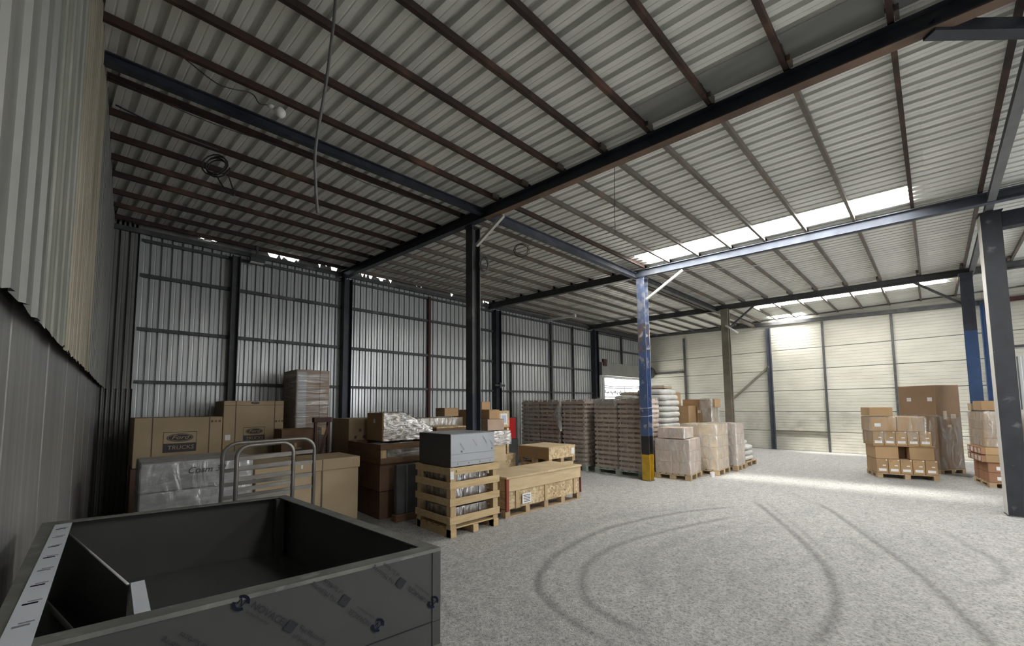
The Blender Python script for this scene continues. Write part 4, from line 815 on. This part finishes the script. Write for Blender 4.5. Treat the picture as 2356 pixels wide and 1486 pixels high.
for k in range(5): patch(lc, '-y', w, d, .6, -.50, .195 + k * .024, .15 - .02 * (k % 2), .008, PRINTB, 'print', off=.013)
for u, v in ((.15, .30), (.2, .2), (.5, .22), (.45, .31)): patch(lc, '-y', w - .06, d - .04, .6, u, v, .025, .02, PRINTT, 'nail_plate')
# ================================================================== STRAND-BOARD CASES BEHIND IT
def board_case(label, x0, x1, y0, y1, z0, z1, m=OSB, feet=.1, name='board_case', lid=PLY, side=None):
    w, d, h = x1 - x0, y1 - y0, z1 - z0; t = thing(name, label, 'case', ((x0 + x1) / 2, (y0 + y1) / 2, z0))
    if feet:
        for sx in (-1, 0, 1):
            for sy in (-1, 0, 1): MB().box(sx * (w / 2 - .05) - .05, sy * (d / 2 - .05) - .05, 0, sx * (w / 2 - .05) + .05, sy * (d / 2 - .05) + .05, feet, ch=.003).build('foot', PALW, t)
    MB().box(-w / 2 + .012, -d / 2, feet, w / 2, d / 2, h - .022, ch=.003).build('body', m, t)
    MB().box(-w / 2, -d / 2 + .002, feet + .002, -w / 2 + .0115, d / 2 - .002, h - .022).build('side_board', side or m, t); MB().box(-w / 2 - .005, -d / 2 - .005, h - .022, w / 2 + .005, d / 2 + .005, h, ch=.003).build('lid', lid, t)
    return t
board_case('lower strand-board case on feet behind the long plywood crate', 6.38, 7.18, 5.5, 6.3, 0, .515)
ua = board_case('upper strand-board case with a paper label on its brown end', 6.36, 7.22, 5.48, 6.34, .518, .855, side=CARD, feet=.09)
patch(ua, '-x', .86, .86, .34, -.05, .20, .22, .11, PRINTK); patch(ua, '-y', .86, .86, .34, .35, .21, .10, .13, WHITE)
board_case('small strand-board case between the plywood case and the labelled case', 6.0, 6.33, 6.40, 6.95, 0, .68, feet=0)
board_case('tall plywood case topped by a film-wrapped pack', 5.3, 5.87, 6.22, 6.9, 0, .90, m=PLY, feet=.08, lid=PLY)
o = thing('wrapped_pack', 'white film-wrapped pack lying on the tall plywood case', 'pack', (5.77, 6.56, .902)); MB().box(-.30, -.28, 0, .30, .28, .28, ch=.02).build('core', CARDP, o); link('stretch_wrap', wrap_shell(.60, .56, .285, .035, 31, FILMH), o)
bd = thing('board_offcut', 'brown strand-board offcut standing upright beside the white wrapped pack', 'board', (6.16, 6.66, .682)); MB().box(-.03, -.2, 0, .03, .2, .55, ch=.002).build('board', OSB, bd)
carton('flat kraft carton lying on the white wrapped pack', 5.50, 5.96, 6.36, 6.84, 1.195, 1.43, CARDP)
carton('tilted kraft carton with a pale strap on the flat carton', 5.56, 5.88, 6.42, 6.78, 1.432, 1.62, CARD, rz=.12)
lp = thing('labelled_board', 'strand-board panel with a white label propped up beside the tilted carton', 'panel', (6.17, 6.62, 1.235)); MB().box(-.17, -.025, 0, .17, .025, .36, ch=.003).build('panel', OSB, lp); patch(lp, '-y', .34, .05, .36, .0, .18, .20, .24, WHITE); patch(lp, '-y', .34, .05, .36, .0, .18, .13, .16, mat('pale_blue_print', (.45, .52, .68), rough=.8), 'print', off=.0035)
carton('lower kraft carton of the two behind the tilted carton', 5.62, 6.42, 7.1, 7.75, 0, .81, CARD); carton('upper kraft carton of the two behind the tilted carton', 5.62, 6.42, 7.1, 7.75, .812, 1.62, CARD)
carton('small kraft carton on top of the pile beside the dark column', 5.98, 6.24, 7.12, 7.45, 1.622, 1.80, CARD)
board_case('plywood case with a thick strand-board lid behind the grey steel box', 4.3, 5.05, 6.4, 7.02, 0, 1.32, m=CARDD, feet=.1, lid=OSB)
carton('kraft case under the long film-wrapped carton', 4.3, 5.4, 7.08, 7.68, 0, 1.215, CARD, cat='case')
lw = carton('long flat film-wrapped carton behind the shiny heap', 4.26, 5.42, 7.08, 7.62, 1.217, 1.47, CARDY, tape=False); link('stretch_wrap', wrap_shell(1.16, .54, .25, .02, 44, FILM), lw)
carton('small brown carton on the long film-wrapped carton', 5.02, 5.38, 7.18, 7.52, 1.49, 1.665, CARD)
rc = thing('red_cabinet', 'dark cabinet with a bright red door beside the wrapped tray stacks', 'cabinet', (8.0, 8.35, 0)); MB().box(-.2, -.15, 0, .2, .15, 1.38, ch=.006).build('body', DGREY, rc); MB().box(-.19, -.172, .80, .10, -.151, 1.36, ch=.003).build('door', RED, rc); MB().box(-.19, -.172, .1, .19, -.151, .78, ch=.003).build('lower_door', DGREY, rc)
# ================================================================== TRAY STACKS
def tray_mesh(dx, dy, h, seed):
    b = MB(); lo = h * .60
    b.box(-dx / 2, -dy / 2, 0, dx / 2, dy / 2, lo, ch=.004); b.box(-dx / 2 + .06, -dy / 2 + .05, lo, dx / 2 - .06, dy / 2 - .05, h - .001)
    n = 4
    for k in range(n):
        y = -dy / 2 + .06 + (dy - .12) * k / (n - 1); b.box(-dx / 2 + .003, y - .012, lo - .001, -dx / 2 + .05, y + .012, h - .001); b.box(dx / 2 - .05, y - .012, lo - .001, dx / 2 - .003, y + .012, h - .001)
    for k in range(4):
        x = -dx / 2 + .08 + (dx - .16) * k / 3; b.box(x - .012, -dy / 2 + .003, lo - .001, x + .012, -dy / 2 + .021, h - .001)
    return b.mesh('cardboard_tray', TRAYM)
def tray_stack(where, cx, cy, dx, dy, n, z0, h, grp, jit=.004):
    me = tray_mesh(dx, dy, h, 1)
    for k in range(n):
        o = link('cardboard_tray', me, None, (cx + R.uniform(-jit, jit), cy + R.uniform(-jit, jit), z0 + k * h), 0); tag(o, '%s brown tray from the floor in %s' % (ORD[k], where), 'tray', grp)
TH = .1135
for k, (yc, nm) in enumerate(((5.79, 'the tall column farther from the blue-yellow post'), (5.105, 'the tall column right behind the blue-yellow post'))):
    tray_stack(nm, 9.31, yc, .84, .645, 15, .142, TH, 'trays stacked behind the blue-yellow post')
pallet('pale green pallet under the two tray columns behind the blue-yellow post', 9.31, 5.45, .9, 1.33, .14, m=PALG, nb=7)
wrap('clear film draped over the two tray columns behind the blue-yellow post', 9.31, 5.45, .15, .86, 1.33, 1.73, .002, 3, FILMT, sag=.02)
FC = tag(link('stretch_wrap', wrap_shell(.87, .67, .22, .02, 8, FILM, True, sag=.05), None, (9.31, 5.785, 1.665)), 'loose film hood over the top trays of the farther column', 'stretch wrap')
pallet('pale green pallet under the single tray column', 9.22, 6.74, .8, .78, .14, m=PALG)
tray_stack('the single column next to the film bulge', 9.22, 6.74, .78, .74, 15, .142, TH, 'trays in the single column')
wb_ = wrap('clear film with a bulging loose flap round the single tray column', 9.22, 6.74, .15, .79, .75, 1.72, .002, 6, FILMT)
fl_ = MB(); fl_.grid(12, 20, lambda u, v: (-.41 - .05 * math.sin(u * math.pi), .36 + .30 * u * math.sin(math.pi * (.04 + .92 * v)) + .01, .85 + .85 * v)); fl_.grid(12, 20, lambda u, v: (-.40 + .012 * math.sin(20 * v + 8 * u), .36 + .30 * u * math.sin(math.pi * (.04 + .92 * v)) + .01, .85 + .85 * v)); fl_.build('loose_flap', FILM, wb_)
pallet('pale green pallet under the two tray columns farthest from the blue-yellow post', 9.22, 7.93, .8, 1.5, .14, m=PALG, nb=7)
for yc, nm in ((7.565, 'the column just beyond the film bulge'), (8.30, 'the column beside the red-door cabinet')): tray_stack(nm, 9.22, yc, .78, .715, 15, .142, TH, 'trays in the two farthest columns')
wrap('clear film round the two tray columns beside the red-door cabinet', 9.22, 7.93, .15, .79, 1.46, 1.72, .002, 12, FILMT)
# ================================================================== SACKS BEHIND
def sack_mesh(seed, a=.46, b_=.40, c=.085):
    rr = random.Random(seed); ph = rr.uniform(0, 6)
    def P(u, v):
        th = 2 * math.pi * u; fi = math.pi * (v - .5); e1, e2 = .35, .55
        cs = lambda t, e_: math.copysign(abs(math.cos(t)) ** e_, math.cos(t)); sn = lambda t, e_: math.copysign(abs(math.sin(t)) ** e_, math.sin(t))
        x = a * cs(fi, e2) * cs(th, e1); y = b_ * cs(fi, e2) * sn(th, e1); z = c * sn(fi, e2)
        return (x + .006 * math.sin(22 * y + ph), y + .006 * math.sin(19 * x + ph), z + c + .008 * math.sin(14 * x + 11 * y + ph))
    m = MB(); m.grid(28, 12, P, True, closed=True); return m.mesh('white_sack', BAG)
sm3 = [sack_mesh(s) for s in range(3)]
pallet('wooden pallet under the white sacks', 10.85, 5.72, 1.0, 1.66, .13, nb=7)
for k in range(13):
    for j, yc in enumerate((5.31, 6.13)):
        if k == 12 and j == 1: continue
        o = link('white_sack', sm3[(k + j) % 3], None, (10.85 + R.uniform(-.03, .03), yc + R.uniform(-.03, .03) + (.08 if k == 12 else 0), .132 + k * .152), R.uniform(-.04, .04))
        tag(o, '%s white sack from the pallet in the %s column of sacks' % (ORD[k], ('near', 'far')[j]), 'sack', 'white sacks stacked behind the trays')
for k, (y, z, rz) in enumerate(((5.3, 2.135, .1), (6.1, 1.975, -.1))):
    o = thing('flat_pack', ('pinkish flat pack on top of the near sacks', 'pinkish flat pack on top of the far sacks')[k], 'pack', (10.85, y, z), rz); MB().box(-.3, -.25, 0, .3, .25, .05, ch=.008).build('board', CARDP, o); MB().box(-.28, -.24, .05, .28, .24, .085, ch=.008).build('sheet', BAG, o)
# ---- cartons behind the wrapped pallets
pallet('wooden pallet under the carton group beside the olive column', 12.6, 5.22, 1.15, 1.35, .13, nb=6)
carton('big kraft case under the carton group beside the olive column', 12.05, 13.15, 4.58, 5.88, .132, 1.075, CARD, cat='case')
carton('small kraft carton highest beside the white sacks', 12.2, 12.62, 5.48, 5.80, 1.655, 2.06, CARD, seam='y')
c2_ = carton('kraft carton with faint print beside the white sacks', 12.05, 12.68, 5.02, 5.72, 1.077, 1.653, CARD); text('print', 'FRAGILE', .08, PRINTT, c2_, (-.319, .0, .36), (RX, 0, -math.pi / 2))
c4 = carton('brown carton with a round mark under the flat lid carton', 12.6, 13.1, 4.86, 5.0 + .0, 1.077, 1.60, CARD, tape=False)
c4b = carton('kraft carton with a white label below the flat lid carton', 12.58, 13.1, 4.58, 4.84, 1.077, 1.60, CARDY, tape=False); patch(c4, '-x', .5, .14, .52, .0, .40, .08, .08, WHITE); patch(c4b, '-x', .52, .26, .52, .0, .1, .2, .03, STRAP, 'strap')
carton('flat lid carton lying across the carton group', 12.66, 13.12, 4.50, 5.44, 1.655 if False else 1.602, 1.84, CARD, tape=False)
wrap('crumpled film hanging at the olive column side of the carton group', 12.85, 4.72, 1.09, .62, .34, .76, .03, 17, FILM)
# ================================================================== WRAPPED PALLETS IN THE MIDDLE
def load(where, cx, cy, w, d, z1, nx, ny, nz, m, seed, rz=0, amp=.014, fm=None, pw=None):
    z0 = .132; t = pallet('wooden pallet under %s' % where, cx, cy, w + .03, d + .03, .13, rz)
    hx, hy, hz = w / nx, d / ny, (z1 - z0) / nz; me = carton_mesh(hx - .006, hy - .006, hz - .002, m); co, si = math.cos(rz), math.sin(rz)
    for k in range(nz):
        for i in range(nx):
            for j in range(ny):
                x, y = -w / 2 + hx * (i + .5), -d / 2 + hy * (j + .5)
                o = link('carton', me, None, (cx + x * co - y * si, cy + x * si + y * co, z0 + k * hz), rz)
                tag(o, '%s layer %s %s carton in %s' % (ORD[k], 'front' if j == 0 else 'rear', 'near' if i == 0 else 'far', where), 'carton', 'cartons in ' + where)
    wrap('wrinkled film round %s' % where, cx, cy, z0, w + .006, d + .006, z1 - z0, amp, seed, fm or FILM, rz)
load('the low wrapped load beside the blue-yellow post', 9.63, 4.30, .82, .78, .90, 2, 2, 3, CARDL, 51, .10)
o = carton('pinkish flat carton on the low wrapped load', 9.28, 9.92, 4.02, 4.62, .918, 1.16, CARDL, rz=.08, tape=False); link('stretch_wrap', wrap_shell(.64, .60, .24, .012, 61, FILM), o)
load('the tallest wrapped load in the middle row', 10.75, 4.10, .82, .84, 1.21, 2, 2, 4, CARDQ, 52, .02)
load('the narrow wrapped load third from the post', 11.72, 4.0, .68, .84, 1.20, 2, 2, 4, CARDL, 53, .02)
t = pallet('wooden pallet under the heaped white sacks at the end of the row', 12.72, 4.02, .9, .8, .13)
sm4 = [sack_mesh(s + 9, .41, .36, .075) for s in range(2)]
for k in range(5):
    s = 1 - .12 * max(0, k - 2)
    o = link('white_sack', sm4[k % 2], None, (12.72 + R.uniform(-.03, .03) - .05 * max(0, k - 2), 4.02 + .05 * max(0, k - 2), .132 + k * .142), R.uniform(-.05, .05)); o.scale = (s, s, 1); tag(o, '%s white sack from the pallet at the end of the wrapped row' % ORD[k], 'sack', 'white sacks at the row end')
o = thing('plastic_cup', 'small white cup on the floor beside the tallest wrapped load', 'cup', (10.12, 3.72, 0)); MB().tube([(0, 0, 0), (0, 0, .11)], [.045, .055], 14, False).build('cup', WHITE, o); MB().tube([(0, 0, .004), (0, 0, .008)], .045, 14).build('base', WHITE, o)
# ================================================================== LABELLED CARTONS ON THE RIGHT
def local(cx, cy, rz): 
    c, s = math.cos(rz), math.sin(rz); return lambda x, y: (cx + x * c - y * s, cy + x * s + y * c)
rz1 = math.atan2(-.95, .316); L1 = local(12.5, 1.01, rz1)
x, y = L1(.52, .38); pallet('wooden pallet under the labelled cartons with print', x, y, 1.04, .78, .11, rz1)
def side_carton(label, Lf, rz, x0, x1, y0, y1, z0, z1, m=CARD, labels=(), grp=None, tape=False, hole=True):
    xx, yy = Lf((x0 + x1) / 2, (y0 + y1) / 2); w, d, h = x1 - x0, y1 - y0, z1 - z0
    o = link('carton', carton_mesh(w, d, h, m, 'y'), None, (xx, yy, z0), rz); tag(o, label, 'carton', grp)
    if tape: patch(o, 'top', w, d, h, 0, 0, .05, d, TAPE, 'packing_tape')
    for k, (u, v, a, b_, mm, nm) in enumerate(labels): patch(o, '-y', w, d, h, u, v, a, b_, mm, nm)
    return o
PL = ['first', 'second', 'third', 'fourth', 'fifth']
LB = [(0, .075, .13, .055, WHITE, 'paper_label'), (.03, .175, .055, .022, WHITE, 'small_label'), (-.05, .27, .05, .03, TAPE, 'hand_hole'), (.075, .295, .03, .018, WHITE, 'small_label')]
for k in range(5): side_carton('%s labelled carton from the sacks side in the bottom row' % PL[k], L1, rz1, .008 + k * .205, .205 + k * .205, .01, .76, .112, .43, CARD, LB, 'labelled cartons in the bottom row')
side_carton('broad carton over the first two of the bottom row', L1, rz1, 0, .40, .02, .74, .432, .715, CARD); side_carton('broad carton over the last two of the bottom row', L1, rz1, .585, .99, .02, .74, .432, .715, CARD); side_carton('recessed carton between the two broad cartons', L1, rz1, .41, .575, .22, .74, .432, .70, CARDD)
o = thing('separator_board', 'thin brown board lying across the broad cartons', 'board', (*L1(.49, .38), .717), rz1); MB().box(-.52, -.39, 0, .52, .39, .014, ch=.002).build('board', CARD, o)
for k in range(5): side_carton('%s labelled carton from the sacks side above the brown board' % PL[k], L1, rz1, -.03 + k * .199, .163 + k * .199, .01, .76, .733, 1.045, CARD, LB, 'labelled cartons above the brown board')
side_carton('upper broad carton with a tilted white sheet', L1, rz1, -.05, .40, .02, .74, 1.047, 1.37, CARD, [(-.1, .14, .11, .075, WHITE, 'white_sheet')]); side_carton('upper broad carton without a sheet', L1, rz1, .41, .86, .02, .74, 1.047, 1.37, CARD)
side_carton('single carton topping the labelled group', L1, rz1, -.05, .36, .04, .72, 1.39, 1.585, CARD)
wx_, wy_ = L1(.43, .38); wrap('clear film over the upper labelled cartons', wx_, wy_, .80, .96, .76, .585, .006, 71, FILMT, rz1)
# tall brown carton
rz2 = math.radians(-36.9); L2 = local(14.07, 0.0, rz2); x, y = L2(.35, .415)
pallet('wooden pallet under the very tall brown carton', x, y, .70, .83, .10, rz2)
bt_ = thing('tall_carton', 'very tall brown carton with two white squares near its top', 'carton', (x, y, .102), rz2)
MB().box(-.345, -.41, 0, .345, .41, 1.24, ch=.008).build('lower_box', CARDM, bt_); MB().box(-.345, -.41, 1.242, .345, .41, 2.0, ch=.008).build('upper_box', CARDM, bt_)
link('stretch_wrap', wrap_shell(.69, .82, 1.3, .012, 33, FILMC, False), bt_)
for u in (.16, -.30): patch(bt_, '-x', .69, .82, 2.0, u, 1.66, .10, .09, WHITE)
patch(bt_, '-y', .69, .82, 2.0, 0, 1.02, .10, .06, TAPEC, 'print'); patch(bt_, '-y', .69, .82, 2.0, .13, 1.25, .14, .10, TAPEC, 'print'); patch(bt_, '-y', .69, .82, 2.0, -.1, 1.28, .10, .2, TAPEC, 'print')
# wrapped mixed pallet
rz3 = math.atan2(-.984, .177); L3 = local(12.52, -.66, rz3); x, y = L3(.21, .45)
pallet('wooden pallet under the mixed load behind the big slate column', x, y, .44, .92, .10, rz3)
for k in range(2):
    for j in range(3): side_carton('%s red-brown carton, %s layer, in the mixed load' % (('near', 'middle', 'rear')[j], ORD[k]), L3, rz3, .0, .36, .02 + j * .29, .30 + j * .29, .102 + k * .195, .295 + k * .195, CARDR, [(.03, .08, .20, .07, WHITE, 'paper_label')] if j == 0 else (), 'red-brown cartons in the mixed load')
for k in range(2): side_carton('long kraft carton %s of the pair above the red-brown cartons' % ('lower', 'upper')[k], L3, rz3, -.03, .41, -.02, .90, .494 + k * .15, .642 + k * .15, CARD, (), 'long kraft cartons in the mixed load')
wm = mat('white_box_ends', (.66, .62, .60), (.40, .28, .22), .8, 0, 14, 3)
for k in range(2):
    for j in range(4):
        xx, yy = L3(-.062, .06 + j * .22); o = link('small_box', carton_mesh(.06, .19, .13, CARDR), None, (xx, yy, .50 + k * .15), rz3); tag(o, '%s small white-ended box, %s row, on the side of the mixed load' % (PL[j], ORD[k]), 'box', 'white-ended boxes on the mixed load')
        patch(o, '-x', .06, .19, .13, 0, .065, .13, .09, wm, 'white_end')
for k in range(4): side_carton('%s brown carton of four under the reflective film' % ORD[k], L3, rz3, -.02, .40, 0, .88, .80 + k * .172, .970 + k * .172, CARD, [(.06, .06, .2, .05, WHITE, 'paper_label')] if k < 2 else (), 'brown cartons under the reflective film')
x, y = L3(.19, .44); wrap('reflective film round the upper mixed load', x, y, .80, .43, .89, .70, .02, 81, FILM, rz3)
side_carton('kraft carton lying on top of the mixed load', L3, rz3, .0, .30, .1, .6, 1.515, 1.71, CARD); side_carton('small carton beside it on top of the mixed load', L3, rz3, .31, .42, .1, .4, 1.515, 1.64, CARDP); side_carton('tan carton at the rear top of the mixed load', L3, rz3, -.02, .25, .62, .86, 1.515, 1.66, CARDY)
# bulk bag at the picture's edge
bb = thing('bulk_bag', 'large crumpled white bulk bag beyond the big slate column', 'bag', (13.25, -1.62, 0))
def bagP(u, v):
    th = 2 * math.pi * u; e1 = .4; cs = math.copysign(abs(math.cos(th)) ** e1, math.cos(th)); sn = math.copysign(abs(math.sin(th)) ** e1, math.sin(th))
    r = .44 * (1 + .06 * math.sin(7 * v * 3 + 2 * th) + .05 * math.sin(5 * th + 9 * v)) * (1 if v < .9 else 1 - (v - .9) * 4)
    return (r * cs, r * sn, v * 1.62)
MB().grid(60, 44, bagP, True, closed=True).build('body', BAG, bb); MB().grid(20, 2, lambda u, v: (.26 * v * math.cos(2 * math.pi * u), .26 * v * math.sin(2 * math.pi * u), 1.60), True, closed=True).build('top', BAG, bb)
for k, (dx, dy) in enumerate(((-.1, .12), (.1, -.05), (-.12, -.14))):
    o = link('dark_bundle', MB().grid(14, 9, lambda u, v: ((.13 + .02 * math.sin(9 * u)) * math.sin(math.pi * v) * math.cos(2 * math.pi * u), .13 * math.sin(math.pi * v) * math.sin(2 * math.pi * u), .08 - .085 * math.cos(math.pi * v)), True, closed=True).mesh('dark_bundle', CARDD), None, (13.25 + dx * 1.2, -1.62 + dy * 1.3, 1.615)); tag(o, '%s dark bundle lying on the bulk bag' % PL[k], 'bundle', 'dark bundles on the bulk bag')
# ================================================================== CEILING ODDS AND ENDS
def cable(name, label, pts, r, m, cat='cable', n=8):
    return tag(MB().tube(catm(pts), r, n).build(name, m), label, cat)
def catm(p, n=8):
    p = [Vector(q) for q in p]; p = [2 * p[0] - p[1]] + p + [2 * p[-1] - p[-2]]; out = []
    for i in range(1, len(p) - 2):
        for k in range(n):
            t = k / n; a, b_, c, d = p[i - 1:i + 3]; out.append(.5 * ((2 * b_) + (c - a) * t + (2 * a - 5 * b_ + 4 * c - d) * t * t + (3 * b_ - a - 3 * c + d) * t ** 3))
    out.append(p[-2]); return out
cable('hanging_cable', 'thick grey cable hanging straight down from the roof', [(1.06, 2.92, 4.84), (1.045, 2.90, 4.55), (1.03, 2.98, 4.1), (1.0, 3.08, 3.62), (1.03, 3.15, 3.38), (1.065, 3.2, 3.18)], .011, CABLEG)
def coil(name, label, c, r, ax, n, m, rr=.009, tail=()):
    pts = []; rg = random.Random(n)
    for k in range(n * 14 + 1):
        a = 2 * math.pi * k / 14; q = r * (1 + .16 * math.sin(a * .37 + n)); u = Vector(ax[0]); v_ = Vector(ax[1]); nn_ = u.cross(v_)
        pts.append(Vector(c) + u * q * math.cos(a) + v_ * q * math.sin(a) + nn_ * (.03 * math.sin(a * .21)))
    return tag(MB().tube(pts, rr, 6).build(name, m), label, 'cable')
co = coil('cable_coil', 'tangled black cable coil hooked under the dark corner of the roof', (.78, 5.85, 4.60), .13, ((.75, -.65, 0), (.1, .1, .95)), 4, CABLE)
MB().tube(catm([(.78, 5.72, 4.74), (.3, 5.6, 4.70), (-.1, 5.62, 4.78)]), .008, 6).build('lead', CABLE, co); MB().tube(catm([(.78, 5.85, 4.5), (.85, 5.75, 4.32), (.95, 5.72, 4.25), (.9, 5.8, 4.5)]), .008, 6).build('tail', CABLE, co)
coil('cable_coil', 'grey cable coil hung on the dark steel column', (4.30, 5.04, 4.02), .085, ((.6, -.5, 0), (0, 0, 1.5)), 4, CABLEG, .007)
coil('cable_coil', 'thin dark wire coil under the purlins beyond the dark column', (5.5, 5.35, 4.66), .14, ((.72, -.66, 0), (.1, .1, .9)), 3, CABLE, .005)
lbulb = thing('light_bulb', 'white globe bulb hanging from a purlin at the left', 'lamp', (1.09, 4.42, 4.66)); MB().grid(16, 10, lambda u, v: (.052 * math.sin(math.pi * v) * math.cos(2 * math.pi * u), .052 * math.sin(math.pi * v) * math.sin(2 * math.pi * u), -.052 * math.cos(math.pi * v)), True, closed=True).build('globe', LAMPW, lbulb); MB().tube([(-.05, .02, .03), (-.1, .04, .05)], .022, 10).build('socket', LAMPW, lbulb)
MB().tube(catm([(-.1, .04, .05), (-.18, .03, .02), (-.25, .05, .10), (-.5, .03, .03), (-.75, .05, .14)]), .005, 6).build('lead', CABLE, lbulb)
cable('hanging_wire', 'thin dark wire dangling below the purlins in the middle bay', [(4.6, 2.75, 4.82), (4.57, 2.75, 4.4), (4.55, 2.74, 3.9)], .004, CABLE, n=5)
cable('white_cable', 'white cable strung level below the roof beside the worn blue column', [(8.85, 3.75, 4.62), (9.05, 3.1, 4.56), (9.4, 2.3, 4.52), (9.8, 1.5, 4.60)], .009, CABLEW)
cable('eave_wire', 'thin wire drooping along the purlins over the left bay', [(-.2, 5.15, 4.78), (.6, 5.18, 4.72), (1.6, 5.16, 4.77), (2.4, 5.18, 4.71), (3.6, 5.16, 4.78)], .004, CABLE, n=5)
tl = thing('tube_light', 'white tube lamp slung under the roof near the back wall', 'lamp', (10.75, 8.7, 4.62), math.radians(-85)); MB().tube([(-.58, 0, 0), (.58, 0, 0)], .022, 10).build('tube', LAMPW, tl); MB().box(-.62, -.03, .0, .62, .03, .05, ch=.006).build('housing', LAMPW, tl); MB().box(.56, -.035, -.04, .64, .035, .06).build('end_cap', LAMPW, tl)
for q in (-.4, .4): MB().tube([(q, 0, .05), (q, 0, .2)], .004, 5).build('hanger', CABLEG, tl)
t3 = thing('tube_light', 'slanting white tube lamp fixed to the dusty olive column', 'lamp', (13.50, 4.24, 3.98), 0); MB().beam((0, .14, .13), (0, -.20, -.14), .07, .05, ch=.006).build('housing', LAMPW, t3); MB().tube([(-.045, .12, .11), (-.045, -.18, -.13)], .02, 8).build('tube', LAMPW, t3)
fl1 = thing('floodlight', 'small white floodlight under the eave at the back left', 'lamp', (1.93, 9.10, 4.58)); MB().box(-.13, -.05, -.05, .13, .05, .05, ch=.01).build('housing', DGREY, fl1); MB().box(-.115, -.06, -.058, .115, .04, -.048).build('lens', LAMPW, fl1); MB().box(-.02, 0, .05, .02, .03, .305).build('bracket', DGREY, fl1)
wm_ = thing('wall_lamp', 'grey lamp bracket on the post by the tray stacks', 'lamp', (8.42, 9.17, 2.32)); MB().box(-.2, -.03, -.03, .2, .03, .03, ch=.004).build('arm', DGREY, wm_); MB().box(-.04, -.06, -.08, .04, .05, .08, ch=.005).build('box', DGREY, wm_)
